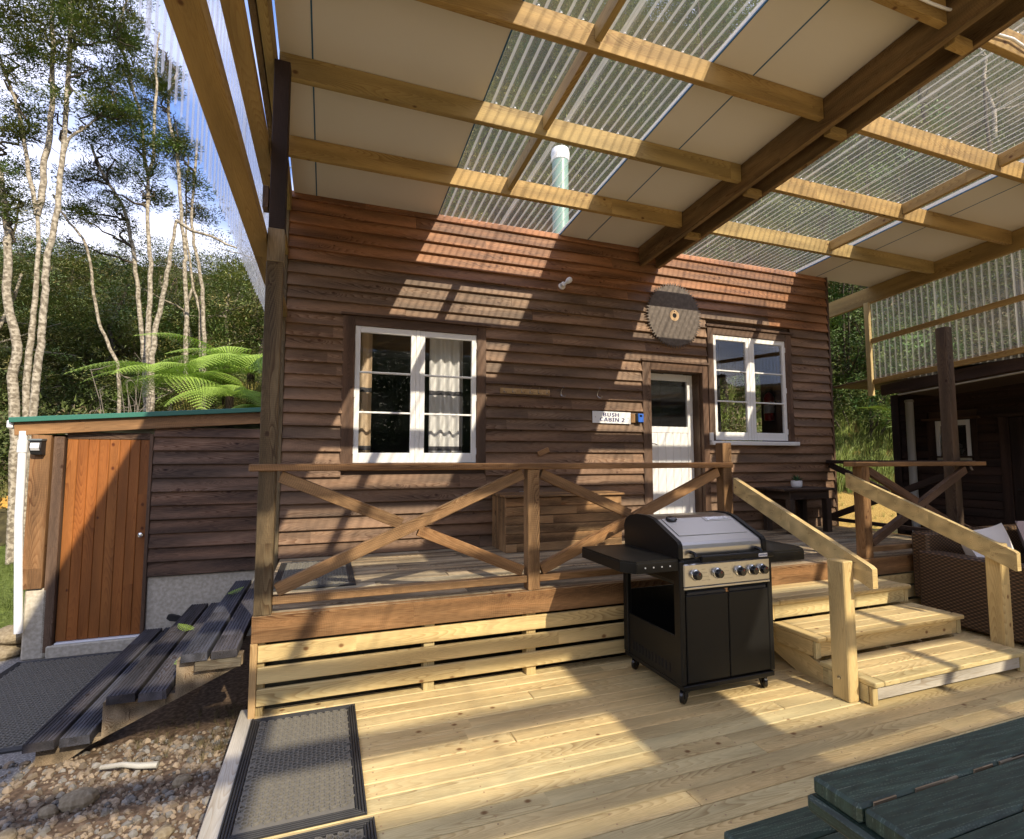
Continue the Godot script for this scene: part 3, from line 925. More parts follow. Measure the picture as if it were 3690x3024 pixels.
func roof():
	var r = thing("deck_roof", "new timber roof with clear corrugated sheets and white panels over the decks", "roof")
	var zs := -5.24
	var zm := 1.0
	var ze := 4.95
	# opaque insulated panels [x0, x1, z0, z1]; unseen ones behind the viewer are added to shade the deck
	for q in [[-0.36, -0.160, zs, zm], [-0.150, 1.040, zs, zm], [2.466, 2.815, zs, zm], [2.826, 3.79, zs, zm], [6.076, 6.445, zs, zm], [6.456, 7.60, zs, zm], [-0.36, 0.5, zm, 4.3], [3.50, 4.28, zm, 4.3], [6.3, 7.6, zm, 4.3], [-0.36, 3.56, 4.3, ze], [3.56, 7.6, 4.3, ze]]:
		var zc: float = (q[2] + q[3]) / 2
		var acc := Acc.new()
		box_into(acc, Vector3(q[1] - q[0], 0.05, (q[3] - q[2]) * 1.003), 2, 0.0)
		mi("ceiling_panel", acc.mesh(), M.ceiling, r, Vector3((q[0] + q[1]) / 2, ry(zc) + 0.027, zc), Basis.from_euler(Vector3(-atan(RK), 0, 0)))
	for x in [-0.155, 1.046, 2.460, 2.8205, 6.070, 6.4505]:
		var acc := Acc.new()
		box_into(acc, Vector3(0.0095, 0.012, (zm - zs) * 1.003), 2, 0.0)
		mi("joint_strip", acc.mesh(), M.strip, r, Vector3(x, ry((zs + zm) / 2) + 0.0055, (zs + zm) / 2), Basis.from_euler(Vector3(-atan(RK), 0, 0)))
	# clear corrugated sheets; unseen ones behind the viewer are laid out to shape the sun patches
	for q in [[1.03, 1.78, zs, zm, 0.0], [1.74, 2.475, zs, zm, 0.006], [3.80, 4.32, zs, zm, 0.0], [4.28, 5.02, zs, zm, 0.006], [4.98, 5.72, zs, zm, 0.0], [5.68, 6.10, zs, zm, 0.006], [0.5, 1.3, zm, 4.3, 0.02], [1.26, 2.06, zm, 4.3, 0.026], [2.02, 2.8, zm, 4.3, 0.02], [2.76, 3.5, zm, 4.3, 0.026], [4.28, 5.0, zm, 4.3, 0.02], [4.96, 5.7, zm, 4.3, 0.026], [5.66, 6.3, zm, 4.3, 0.02]]:
		var zc: float = (q[2] + q[3]) / 2
		mi("clear_sheet", corrugated(q[1] - q[0], q[3] - q[2], M.sheet, M.glint, 0.0762, 0.009, 0.4), null, r, Vector3((q[0] + q[1]) / 2, ry(zc) + 0.012 + q[4], zc), Basis.from_euler(Vector3(-atan(RK), 0, 0)))
	# purlins along x, with the screws of the sheets
	var fix := []
	var z := -4.352
	while z < 4.8:
		var y := ry(z) - 0.001
		if z < 0.6:
			for x in range(8): fix.append(Vector3(1.12 + x * 0.1524 + 0.03, y + 0.012, z - 0.016))
			for x in range(14): fix.append(Vector3(3.95 + x * 0.1524, y + 0.012, z - 0.016))
		for q in [[-0.36, 3.50], [3.80, 7.56]]:
			bx("purlin", r, Vector3(q[0], y - 0.165, z - 0.048), Vector3(q[1], y, z), M.roofwood, 0, 0.003)
		for x in [3.52, 3.60]:
			bx("block", r, Vector3(3.562, y - 0.262, z - 0.06), Vector3(3.738, y - 0.2, z), M.roofwood, 0, 0.003)
			break
		if z < 4.0:
			for x in [1.527, 5.652]:
				plank("nogging", r, Vector3(x + 0.0225, y - 0.061, z + 0.001), Vector3(x + 0.0225, y - 0.061 + RK * 0.78, z + 0.781), 0.115, 0.045, M.roofwood)
		z += 0.8305
	for x in [1.527, 5.652]: pass
	var cap := Acc.new()
	lathe_into(cap, [Vector2(0.009, 0.0), Vector2(0.009, 0.004), Vector2(0.004, 0.009), Vector2(0.0, 0.01)], 8)
	var fx := []
	for p in fix: fx.append(Transform3D(Basis.IDENTITY, p))
	many("roof_screws", r, cap.mesh(), M.plastic, fx)
	# double beam, end beams
	for q in [[3.505, 3.555], [3.74, 3.79]]:
		plank("beam", r, Vector3((q[0] + q[1]) / 2, ry(-5.19) - 0.121, -5.17), Vector3((q[0] + q[1]) / 2, ry(4.9) - 0.121, 4.9), 0.24, q[1] - q[0], M.beam)
	plank("beam", r, Vector3(7.59, ry(-5.9) - 0.13, -5.95), Vector3(7.59, ry(4.9) - 0.13, 4.9), 0.24, 0.05, M.roofwood)
	for q in [[-0.455, 0.04, 0.20], [-0.40, 0.055, 0.21]]:
		plank("beam", r, Vector3(q[0], ry(-5.19) - q[2] / 2, -5.15), Vector3(q[0], ry(4.9) - q[2] / 2, 4.9), q[2], q[1], M.beam if q[0] < -0.42 else M.roofwood)
	# screen on the shed side
	plank("screen_rail", r, Vector3(-0.428, 2.84, -5.15), Vector3(-0.428, 2.84, 6.0), 0.075, 0.10, M.roofwood)
	plank("screen_rail", r, Vector3(-0.428, 3.435, -5.15), Vector3(-0.428, 3.435, 6.0), 0.07, 0.085, M.roofwood)
	for k in 9:
		var z0: float = -5.05 + k * 0.84
		mi("clear_sheet", corrugated(0.88, 1.36, M.sheet, M.glint, 0.0762, 0.009, 0.0), null, r, Vector3(-0.515 - 0.006 * (k % 2), 3.385, z0 + 0.44), Basis(Vector3(0, 0, 1), Vector3(-1, 0, 0), Vector3(0, -1, 0)))
	# screen on the neighbour's side
	for q in [[3.215, 0.065], [2.605, 0.07]]:
		plank("screen_rail", r, Vector3(7.57, q[0], -5.24), Vector3(7.57, q[0] + RK * 8.0, 2.76), q[1], 0.05, M.roofwood)
	plank("screen_stud", r, Vector3(7.55, 2.40, -5.27), Vector3(7.55, 3.80, -5.27), 0.05, 0.07, M.pine, Vector3.RIGHT)
	for k in 8:
		var z0: float = -5.25 + k * 0.84
		mi("clear_sheet", corrugated(0.88, 1.30, M.sheet, M.glint, 0.0762, 0.009, 0.3), null, r, Vector3(7.615 + 0.006 * (k % 2), 3.215 + RK * (k * 0.84 + 0.42), z0 + 0.44), Basis(Vector3(0, 0, 1), Vector3(1, 0, 0), Vector3(0, 1, 0)))
	# the post by the shed: old post, new splice, old post again
	bx("post", r, Vector3(-0.375, UY + 0.002, SZ - 0.095), Vector3(-0.28, 2.684, SZ), M.darkpost, 1, 0.004)
	bx("post", r, Vector3(-0.372, 2.685, SZ - 0.095), Vector3(-0.279, 2.893, SZ + 0.003), M.oldtimber, 1, 0.004)
	bx("post", r, Vector3(-0.370, 2.894, SZ - 0.095), Vector3(-0.277, 3.99, SZ - 0.002), M.sideboard, 1, 0.004)
	bx("block", r, Vector3(-0.41, 3.02, SZ - 0.09), Vector3(-0.376, 3.16, SZ - 0.01), M.trim, 1)
	for x in [-0.37, 3.60, 7.50]:
		bx("post", r, Vector3(x, 0.0, 4.2), Vector3(x + 0.095, ry(4.2) - 0.25, 4.295), M.darkpost, 1)
	var cb = tube("white_cable", self, [Vector3(2.9, 4.21, -1.845), Vector3(3.10, 4.205, -1.845), Vector3(3.22, 4.19, -1.842), Vector3(3.33, 4.19, -1.842), Vector3(3.48, 4.20, -1.842), Vector3(3.64, 4.235, -1.842), Vector3(3.80, 4.22, -1.842), Vector3(3.94, 4.18, -1.842), Vector3(4.12, 4.20, -1.842), Vector3(4.28, 4.175, -1.842), Vector3(4.5, 4.20, -1.842), Vector3(5.0, 4.19, -1.842)], 0.009, 0.009, M.plastic, 6)
	tag(cb, "white cable strung along a purlin past the double beam", "cable")

func neighbour():
	var c = thing("neighbour_cabin", "very dark weatherboard cabin behind the wicker sofa", "cabin")
	var X := 9.07
	# boards on a wall that faces -x: built facing +z and turned
	var w = node("wall", c, Vector3(X, 0, 0))
	w.rotation.y = -PI / 2
	# local x = world z, local z = -world x
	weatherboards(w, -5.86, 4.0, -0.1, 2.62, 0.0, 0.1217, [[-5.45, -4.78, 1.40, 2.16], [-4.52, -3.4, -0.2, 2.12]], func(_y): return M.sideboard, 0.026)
	bx("wall_lining", c, Vector3(X + 0.021, -0.1, -5.86), Vector3(X + 0.15, 2.7, 4.0), M.inner, 2, 0.0)
	bx("corner_board", c, Vector3(X - 0.04, -0.1, -5.99), Vector3(X + 0.02, 2.55, -5.865), M.sideboard, 1)
	bx("facing", c, Vector3(X - 0.045, 1.42, -5.45), Vector3(X, 2.07, -5.335), M.sideboard, 1)
	bx("facing", c, Vector3(X - 0.045, 1.42, -4.86), Vector3(X, 2.07, -4.78), M.sideboard, 1)
	bx("facing", c, Vector3(X - 0.06, 2.075, -5.52), Vector3(X, 2.11, -4.74), M.trim, 2)
	var wn = node("window", c)
	for q in [[-5.333, -5.275, 1.45, 2.065], [-4.92, -4.862, 1.45, 2.065]]:
		bx("stile", wn, Vector3(X - 0.035, q[2], q[0]), Vector3(X, q[3], q[1]), M.white, 1)
	for q in [[1.45, 1.515], [1.985, 2.065]]:
		bx("rail", wn, Vector3(X - 0.034, q[0], -5.274), Vector3(X, q[1], -4.921), M.white, 2)
	for k in 4:
		plank("louvre", wn, Vector3(X - 0.012, 1.58 + k * 0.115, -5.27), Vector3(X - 0.012, 1.58 + k * 0.115, -4.925), 0.13, 0.004, M.glass, Vector3(0.35, 1, 0).normalized())
	bx("backing", wn, Vector3(X + 0.003, 1.516, -5.274), Vector3(X + 0.02, 1.984, -4.921), M.hole, 2, 0.0)
	for q in [[1.52, -5.14, "toilet roll standing on the neighbour's louvre window sill"], [1.64, -5.10, "toilet roll on top of another in the louvre window"]]:
		var t := Acc.new()
		lathe_into(t, [Vector2(0.02, 0.0), Vector2(0.055, 0.0), Vector2(0.058, 0.01), Vector2(0.058, 0.10), Vector2(0.055, 0.11), Vector2(0.02, 0.11), Vector2(0.02, 0.0)], 18)
		tag(mi("toilet_roll", t.mesh(), M.cushion, self, Vector3(X - 0.09, q[0], q[1])), q[2], "toilet roll")
	bx("sill", c, Vector3(X - 0.16, 1.49, -5.36), Vector3(X - 0.036, 1.517, -4.84), M.sideboard, 2)
	# door
	var d = node("door", c)
	for k in 6:
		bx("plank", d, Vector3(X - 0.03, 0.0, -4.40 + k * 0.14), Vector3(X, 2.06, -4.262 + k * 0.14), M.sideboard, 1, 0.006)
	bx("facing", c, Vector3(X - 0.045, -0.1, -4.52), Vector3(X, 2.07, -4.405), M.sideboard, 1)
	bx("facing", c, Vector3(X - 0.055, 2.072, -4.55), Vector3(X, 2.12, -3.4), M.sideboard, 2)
	tube("handle", d, [Vector3(X - 0.03, 1.05, -4.33), Vector3(X - 0.07, 1.05, -4.33), Vector3(X - 0.07, 1.05, -4.22)], 0.01, 0.01, M.blackmatt)
	# eave: fascia, white gutter lip, soffit, roof
	plank("eave_board", c, Vector3(7.70, 2.48, -5.22), Vector3(7.70, 2.48 + RK * 8, 2.78), 0.15, 0.05, M.sideboard)
	plank("gutter_lip", c, Vector3(7.72, 2.392, -5.0), Vector3(7.72, 2.392 + RK * 7.8, 2.78), 0.018, 0.05, M.greypine)
	plank("soffit", c, Vector3(8.4, 2.46, -5.22), Vector3(8.4, 2.46 + RK * 8, 2.78), 0.02, 1.34, M.inner)
	plank("roof", c, Vector3(9.3, 2.66, -6.0), Vector3(9.3, 2.66 + RK * 9, 3.0), 0.03, 3.2, M.darkpost, Vector3(-0.02, 1, 0).normalized())
	var acc := Acc.new()
	tube_into(acc, [Vector3(X - 0.09, 2.44, -5.66), Vector3(X - 0.09, 1.2, -5.66), Vector3(X - 0.09, -0.1, -5.66)], 0.055, 0.055, 14)
	mi("downpipe", acc.mesh(), mat(lin(0.42, 0.42, 0.40), 0.6), c)
	lathe("pipe_collar", c, [Vector2(0.055, 0.0), Vector2(0.064, 0.0), Vector2(0.064, 0.03), Vector2(0.055, 0.03)], 14, M.greypine[0], Vector3(X - 0.09, 2.40, -5.66))

# ------------------------------------------------------------------ steps and railings
func stairs():
	var s = thing("deck_stairs", "new pale pine stairs from the lower deck up to the old deck", "stairs")
	var x0 := 3.115
	var x1 := 4.625
	for k in 3:
		var zf: float = -2.241 - 0.373 * k
		var top: float = 0.1425 * (k + 1)
		var zb: float = zf - 0.373 - (0.0 if k < 2 else 0.008)
		for j in 3:
			var w := 0.1215
			bx("tread", s, Vector3(x0 + 0.08, top - 0.03, zf - 0.08 - (j + 1) * w * 0.0 - 0.0985 * (j + 1) + 0.0015), Vector3(x1 - 0.001, top, zf - 0.08 - 0.0985 * j - 0.0015), M.deck, 0, 0.004)
		# border boards, mitred round the corner
		bx("tread", s, Vector3(x0 + 0.082, top - 0.03, zf - 0.078), Vector3(x1 + 0.01, top, zf), M.pine, 0, 0.005)
		bx("tread", s, Vector3(x0, top - 0.03, zb + 0.002), Vector3(x0 + 0.078, top, zf), M.pine, 2, 0.005)
		bx("riser", s, Vector3(x0 + 0.05, top - 0.135 + (0.022 if k == 0 else 0.0), zf - 0.05), Vector3(x1 - 0.045, top - 0.032, zf - 0.026), M.greypine if k == 0 else M.pine, 0, 0.003)
		bx("riser_end", s, Vector3(x0 + 0.004, top - 0.142, zf - 0.046), Vector3(x0 + 0.048, top - 0.032, zf - 0.022), M.pine, 1)
		bx("riser_end", s, Vector3(x1 - 0.043, top - 0.142, zf - 0.046), Vector3(x1, top - 0.032, zf - 0.022), M.pine, 1)
		bx("side_board", s, Vector3(x0 + 0.004, top - 0.135, zb + 0.02), Vector3(x0 + 0.026, top - 0.032, zf - 0.05), M.pine, 2)
		bx("side_board", s, Vector3(x1 - 0.02, top - 0.135, zb + 0.02), Vector3(x1, top - 0.032, zf - 0.05), M.pine, 2)
	for x in [x0 + 0.05, (x0 + x1) / 2, x1 - 0.05]:
		plank("stringer", s, Vector3(x, 0.004, -2.60), Vector3(x, 0.29, -3.355), 0.17, 0.045, M.pine)
	bx("post", s, Vector3(3.022, 0.001, -2.452), Vector3(3.108, 0.845, -2.338), M.pine, 1, 0.006)
	bx("post", s, Vector3(4.637, 0.001, -2.462), Vector3(4.73, 0.86, -2.362), M.pine, 1, 0.006)
	lathe("bolt", s, [Vector2(0.011, 0.0), Vector2(0.011, 0.006), Vector2(0.0, 0.008)], 8, M.steel, Vector3(3.021, 0.13, -2.40), Basis.from_euler(Vector3(0, 0, PI / 2)))
	# sloping handrails with plumb-cut ends
	for q in [[3.1315, [Vector2(1.325, -3.325), Vector2(1.201, -3.325), Vector2(0.695, -2.235), Vector2(0.70, -2.222), Vector2(0.815, -2.222), Vector2(0.83, -2.24)]], [4.612, [Vector2(1.346, -3.49), Vector2(1.211, -3.49), Vector2(0.688, -2.255), Vector2(0.692, -2.245), Vector2(0.815, -2.245), Vector2(0.826, -2.258)]]]:
		mi("handrail", prism_mesh(q[1], 0.043, 0), M.pine[int(q[0]) % 2], s, Vector3(q[0], 0, 0))
	for q in [[3.109, 1.25, -3.30], [4.589, 1.30, -3.45], [4.589, 1.235, -3.45]]:
		lathe("bolt", s, [Vector2(0.008, 0.0), Vector2(0.008, 0.004), Vector2(0.0, 0.005)], 8, M.rust, Vector3(q[0], q[1], q[2]), Basis.from_euler(Vector3(0, 0, PI / 2)))

func side_steps():
	var s = thing("side_steps", "weathered dark grooved timber steps from the old deck to the shed mat", "steps")
	for k in 3:
		var top: float = 0.062 + k * 0.172
		var xl: float = -1.391 + k * 0.331
		for j in 2:
			var x: float = xl + j * 0.147
			# grooved board: seven ridges
			var pts := []
			var w := 0.136
			pts.append(Vector2(top - 0.045, x + 0.003))
			var n := 7
			for g in n:
				var a: float = x + 0.004 + (w - 0.008) * g / n
				var b: float = x + 0.004 + (w - 0.008) * (g + 1) / n
				pts.append(Vector2(top - 0.004, a))
				pts.append(Vector2(top, a + (b - a) * 0.18))
				pts.append(Vector2(top, b - (b - a) * 0.28))
				pts.append(Vector2(top - 0.004, b - (b - a) * 0.1))
			pts.append(Vector2(top - 0.045, x + w - 0.003))
			# outline in (y, x): axis order for a push along z is (x, y)
			var q := []
			for p in pts: q.append(Vector2(p.y, p.x))
			var zlo := -5.165
			var zhi := -3.345 + rng.randf_range(-0.012, 0.012)
			mi("tread", prism_mesh(q, zhi - zlo, 2), pick(M.tread), s, Vector3(0, 0, (zlo + zhi) / 2))
	for z in [-3.43, -5.1]:
		var prof := [Vector2(-1.36, -0.095), Vector2(-1.36, 0.015), Vector2(-1.085, 0.015), Vector2(-1.085, 0.187), Vector2(-0.755, 0.187), Vector2(-0.755, 0.36), Vector2(-0.425, 0.36), Vector2(-0.425, 0.30), Vector2(-1.13, -0.02), Vector2(-1.25, -0.095)]
		mi("stringer", prism_mesh(prof, 0.05, 2), M.oldtimber[1], s, Vector3(0, 0, z))
	bx("cleat", s, Vector3(-0.66, 0.30, -3.40), Vector3(-0.43, 0.358, -3.365), M.oldtimber, 0)
	# fern tips lying on the treads
	var fm := frond_mesh(0.16, 9, 0.05, 0.1, 4)
	for q in [[-0.80, 0.245, -3.62, 1.3, "small green fern tip lying across the middle side steps"], [-0.86, 0.242, -4.35, 2.6, "green fern sprig on the far part of the middle side step"], [-0.72, 0.412, -4.62, 0.5, "green fern sprig on the top side step near the wall"]]:
		tag(mi("fern_tip", fm, M.fern, self, Vector3(q[0], q[1] + 0.004, q[2]), Basis.from_euler(Vector3(0, q[3], 0))), q[4], "fern tip")
	var sh := Acc.new()
	prism_into(sh, [Vector2(-0.05, -0.12), Vector2(0.05, -0.12), Vector2(0.06, 0.0), Vector2(0.055, 0.1), Vector2(0.03, 0.14), Vector2(-0.03, 0.14), Vector2(-0.055, 0.08), Vector2(-0.04, -0.02)], 0.025, 2, Vector3.ZERO)
	tag(mi("sandal", sh.mesh(), M.blackmatt, self, Vector3(-1.16, 0.13, -5.15), Basis.from_euler(Vector3(0.1, 0, 1.2)).scaled_local(Vector3(0.5, 0.5, 0.8))), "black sandal propped against the concrete behind the side steps", "sandal")

func x_brace(parent, x0: float, x1: float, z: float, yb: float, yt: float, m, along_x := true):
	var a := [Vector3(x0, yb, z), Vector3(x1, yt, z)]
	var b := [Vector3(x0, yt, z - 0.001), Vector3(x1, yb, z - 0.001)]
	if not along_x:
		a = [Vector3(z, yb, x0), Vector3(z, yt, x1)]
		b = [Vector3(z, yt, x0), Vector3(z, yb, x1)]
	plank("brace", parent, a[0], a[1], 0.075, 0.045, m)
	var mid: Vector3 = (b[0] + b[1]) / 2
	var d: Vector3 = (b[1] - b[0]).normalized()
	plank("brace", parent, b[0], mid - d * 0.06, 0.072, 0.043, m)
	plank("brace", parent, mid + d * 0.06, b[1], 0.072, 0.043, m)

func railings():
	var r = thing("deck_railing", "brown railing with two crossed-brace bays along the old deck front", "railing")
	bx("top_rail", r, Vector3(-0.426, 1.407, SZ - 0.115), Vector3(3.139, 1.450, SZ + 0.012), M.rail[1], 0, 0.005)
	bx("post", r, Vector3(1.333, UY + 0.002, SZ - 0.09), Vector3(1.421, 1.406, SZ + 0.002), M.rail[2], 1, 0.005)
	bx("post", r, Vector3(3.046, UY - 0.15, SZ - 0.088), Vector3(3.134, 1.61, SZ + 0.002), M.rail[0], 1, 0.005)
	for q in [[-0.279, 1.332], [1.422, 3.045]]:
		bx("bottom_rail", r, Vector3(q[0], 0.625, SZ - 0.07), Vector3(q[1], 0.672, SZ - 0.012), M.rail, 0, 0.004)
		x_brace(r, q[0] + 0.02, q[1] - 0.03, SZ - 0.038, 0.705, 1.375, M.rail)
	var e = thing("deck_railing", "darker railing with crossed braces between the stairs and the tall post", "railing", Vector3.ZERO)
	bx("top_rail", e, Vector3(4.55, 1.407, SZ - 0.115), Vector3(6.455, 1.450, SZ + 0.008), M.rail[0], 0, 0.005)
	bx("post", e, Vector3(4.638, UY + 0.002, SZ - 0.095), Vector3(4.735, 1.406, SZ + 0.001), M.rail[0], 1, 0.005)
	bx("bottom_rail", e, Vector3(4.737, 0.625, SZ - 0.07), Vector3(6.18, 0.672, SZ - 0.012), M.rail, 0, 0.004)
	x_brace(e, 4.76, 6.17, SZ - 0.038, 0.705, 1.37, M.trim)
	var f = thing("deck_railing", "very dark railing running from the cabin corner to the tall post", "railing")
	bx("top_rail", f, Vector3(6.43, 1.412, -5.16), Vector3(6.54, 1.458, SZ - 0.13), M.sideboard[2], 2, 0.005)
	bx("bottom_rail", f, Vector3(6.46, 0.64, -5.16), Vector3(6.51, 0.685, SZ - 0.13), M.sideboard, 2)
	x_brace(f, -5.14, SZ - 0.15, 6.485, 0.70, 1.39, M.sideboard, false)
	var p = bx("tall_post", self, Vector3(6.183, UY + 0.002, SZ - 0.235), Vector3(6.285, 2.89, SZ - 0.13), M.tallpost, 1, 0.005)
	tag(p, "tall dark free-standing post behind the railing end", "post")

# ------------------------------------------------------------------ barbecue
func barbecue():
	var b = thing("barbecue", "black gas barbecue with a stainless lid and side shelves on castors", "barbecue", Vector3(2.38, 0, -2.93))
	# local: x -0.34..0.34, front at z = +0.31, back at -0.32
	var M1 = M.black
	bx("base_tray", b, Vector3(-0.35, 0.10, -0.33), Vector3(0.35, 0.13, 0.318), M1, 0, 0.004)
	for s in [-1, 1]:
		bx("upright", b, Vector3(s * 0.342 - 0.02, 0.131, 0.25), Vector3(s * 0.342 + 0.02, 0.86, 0.312), M1, 1, 0.006)
		bx("upright", b, Vector3(s * 0.342 - 0.018, 0.131, -0.325), Vector3(s * 0.342 + 0.018, 0.86, -0.27), M1, 1, 0.006)
		bx("side_panel", b, Vector3(s * 0.342 - 0.008, 0.131, -0.269), Vector3(s * 0.342 + 0.008, 0.40, 0.249), M1, 2, 0.002)
		bx("side_panel", b, Vector3(s * 0.342 - 0.008, 0.73, -0.269), Vector3(s * 0.342 + 0.008, 0.86, 0.249), M1, 2, 0.002)
		for k in 12:
			bx("vent_slot", b, Vector3(s * 0.3515 - 0.0012, 0.17, -0.22 + k * 0.036), Vector3(s * 0.3515 + 0.0012, 0.225, -0.208 + k * 0.036), M.hole, 1, 0.0)
	bx("back_panel", b, Vector3(-0.32, 0.131, -0.325), Vector3(0.32, 0.55, -0.315), M1, 0, 0.002)
	bx("firebox", b, Vector3(-0.33, 0.70, -0.31), Vector3(0.33, 0.87, 0.27), M.blackmatt, 0, 0.01)
	for s in [-1, 1]:
		var d = node("door", b)
		var x0 := -0.318 if s < 0 else 0.0025
		bx("panel", d, Vector3(x0, 0.142, 0.296), Vector3(x0 + 0.3155, 0.652, 0.314), M1, 1, 0.004)
		bx("handle", d, Vector3(x0 + 0.01, 0.6535, 0.29), Vector3(x0 + 0.305, 0.672, 0.31), M.blackmatt, 0, 0.003)
	# control panel
	bx("front_strip", b, Vector3(-0.335, 0.690, 0.285), Vector3(0.335, 0.703, 0.318), M.steel, 0, 0.002)
	bx("front_strip", b, Vector3(-0.33, 0.674, 0.28), Vector3(0.33, 0.689, 0.300), M.hole, 0, 0.0)
	bx("control_panel", b, Vector3(-0.335, 0.705, 0.27), Vector3(0.335, 0.842, 0.320), M.steel, 0, 0.006)
	for x in [-0.252, -0.087, 0.087, 0.187, 0.268]:
		var k = node("knob", b, Vector3(x, 0.776, 0.32))
		k.rotation.x = PI / 2
		lathe("skirt", k, [Vector2(0.0, 0.0), Vector2(0.034, 0.0), Vector2(0.033, 0.008), Vector2(0.026, 0.010)], 18, M.chrome)
		lathe("grip", k, [Vector2(0.027, 0.009), Vector2(0.027, 0.02), Vector2(0.024, 0.036), Vector2(0.021, 0.039), Vector2(0.0, 0.040)], 16, M.blackgloss)
		bx("mark", k, Vector3(-0.0015, 0.0402, -0.019), Vector3(0.0015, 0.0412, -0.006), M.red, 2, 0.0)
	# faint printed lines on the panel
	for x in [-0.17, 0.0]:
		for k in 4: bx("print", b, Vector3(x - 0.035, 0.74 + k * 0.022, 0.3201), Vector3(x + 0.03 - 0.012 * k, 0.7412 + k * 0.022, 0.3206), M.blackmatt, 0, 0.0)
	# lid: swept front, black end castings
	var prof := [Vector2(0.872, -0.305), Vector2(1.00, -0.312), Vector2(1.045, -0.29), Vector2(1.078, -0.23), Vector2(1.092, -0.15), Vector2(1.092, -0.04), Vector2(1.078, 0.02), Vector2(0.965, 0.262), Vector2(0.948, 0.276), Vector2(0.925, 0.28), Vector2(0.872, 0.28)]
	var lid = node("lid", b)
	mi("shell", prism_mesh(prof, 0.626, 0), M.steel, lid)
	var big := []
	for p in prof: big.append(Vector2(p.x + (0.008 if p.x > 0.88 else -0.002), p.y + (0.008 if p.y > 0 else -0.008)))
	for s in [-1, 1]: mi("end_casting", prism_mesh(big, 0.032, 0), M.black, lid, Vector3(s * 0.330, 0, 0))
	var slope := Vector3(0, 0.965 - 1.078, 0.262 - 0.02).normalized()
	var nrm := Vector3(0, -slope.z, slope.y) * -1.0
	var tb := Basis(Vector3.RIGHT, nrm, Vector3.RIGHT.cross(nrm))
	# raised panel on the sloping face
	var rp := Acc.new()
	box_into(rp, Vector3(0.55, 0.006, 0.20), 0, 0.005, Vector3.ZERO, tb)
	mi("raised_panel", rp.mesh(), M.steel, lid, Vector3(0, 1.035, 0.112) + nrm * 0.0022)
	var gauge = lathe("thermometer", lid, [Vector2(0.0, 0.0), Vector2(0.034, 0.0), Vector2(0.036, 0.008), Vector2(0.030, 0.014), Vector2(0.0, 0.016)], 20, M.blackgloss, Vector3(-0.205, 1.072, 0.034) + nrm * 0.004, tb)
	gauge.scale = Vector3(1.15, 1, 0.8)
	# emblem on the lid and badge on the handle
	var em := Acc.new()
	box_into(em, Vector3(0.215, 0.004, 0.05), 0, 0.004, Vector3.ZERO, tb)
	mi("emblem_plate", em.mesh(), M.steel, lid, Vector3(0.155, 1.066, 0.047) + nrm * 0.006)
	text("emblem", lid, "Jumbuck", 0.042, Vector3(0.155, 1.066, 0.047) + nrm * 0.009, Basis(Vector3.RIGHT, Vector3.RIGHT.cross(nrm) * -1.0, nrm), M.chrome, 0.004, true)
	var h = node("handle", b)
	for x in [-0.25, 0.262]:
		tube("arm", h, [Vector3(x, 0.905, 0.28), Vector3(x, 0.902, 0.315), Vector3(x, 0.882, 0.335)], 0.011, 0.011, M.blackgloss, 8)
	bx("bar", h, Vector3(-0.215, 0.852, 0.318), Vector3(0.355, 0.888, 0.342), M.black, 0, 0.008)
	bx("badge", h, Vector3(0.225, 0.858, 0.3422), Vector3(0.295, 0.880, 0.3432), M.plastic, 0, 0.0)
	text("badge_text", h, "Jumbuck", 0.016, Vector3(0.26, 0.869, 0.3434), Basis.IDENTITY, M.navy, 0.001, true)
	# side shelves
	for s in [-1, 1]:
		var sh = node("side_shelf", b)
		var a: float = s * 0.364
		var e: float = s * 0.71
		var c: float = s * 0.655
		var out := [Vector2(a, -0.27), Vector2(e, -0.27), Vector2(e, 0.215), Vector2(c, 0.30), Vector2(a, 0.30)]
		var o2 := []
		for p in out: o2.append(Vector2(p.y, p.x))
		mi("top", prism_mesh(o2, 0.012, 1), M.black, sh, Vector3(0, 0.872, 0))
		for i in 4:
			var p: Vector2 = out[i]
			var q: Vector2 = out[i + 1]
			plank("rim", sh, Vector3(p.x, 0.836, p.y), Vector3(q.x, 0.836, q.y), 0.06, 0.008, M1)
		for k in (4 if s < 0 else 0): lathe("hook_hole", sh, [Vector2(0.005, 0.0), Vector2(0.005, 0.002), Vector2(0.0, 0.002)], 8, M.plastic, Vector3(lerpf(a, c, 0.2 + 0.2 * k), 0.838, 0.304), Basis.from_euler(Vector3(PI / 2, 0, 0)))
	for p in [Vector3(-0.305, 0, 0.25), Vector3(0.33, 0, 0.24), Vector3(-0.29, 0, -0.29), Vector3(0.31, 0, -0.28)]:
		var w = node("castor", b, p)
		w.rotation.y = 0.5 if p.x < 0 else 1.2
		lathe("tyre", w, [Vector2(0.0, -0.013), Vector2(0.032, -0.014), Vector2(0.043, -0.009), Vector2(0.043, 0.009), Vector2(0.032, 0.014), Vector2(0.0, 0.013)], 20, M.blackgloss, Vector3(0, 0.0435, 0), Basis.from_euler(Vector3(PI / 2, 0, 0)))
		bx("fork", w, Vector3(-0.014, 0.035, 0.0145), Vector3(0.03, 0.095, 0.018), M.blackmatt, 1, 0.001)
		bx("fork", w, Vector3(-0.014, 0.035, -0.018), Vector3(0.03, 0.095, -0.0145), M.blackmatt, 1, 0.001)
		bx("plate", w, Vector3(-0.02, 0.0951, -0.022), Vector3(0.035, 0.0995, 0.022), M.blackmatt, 0, 0.0)
		if p.z > 0 and p.x < 0: bx("brake_lever", w, Vector3(0.032, 0.05, -0.012), Vector3(0.075, 0.058, 0.012), M.blackmatt, 0, 0.002)
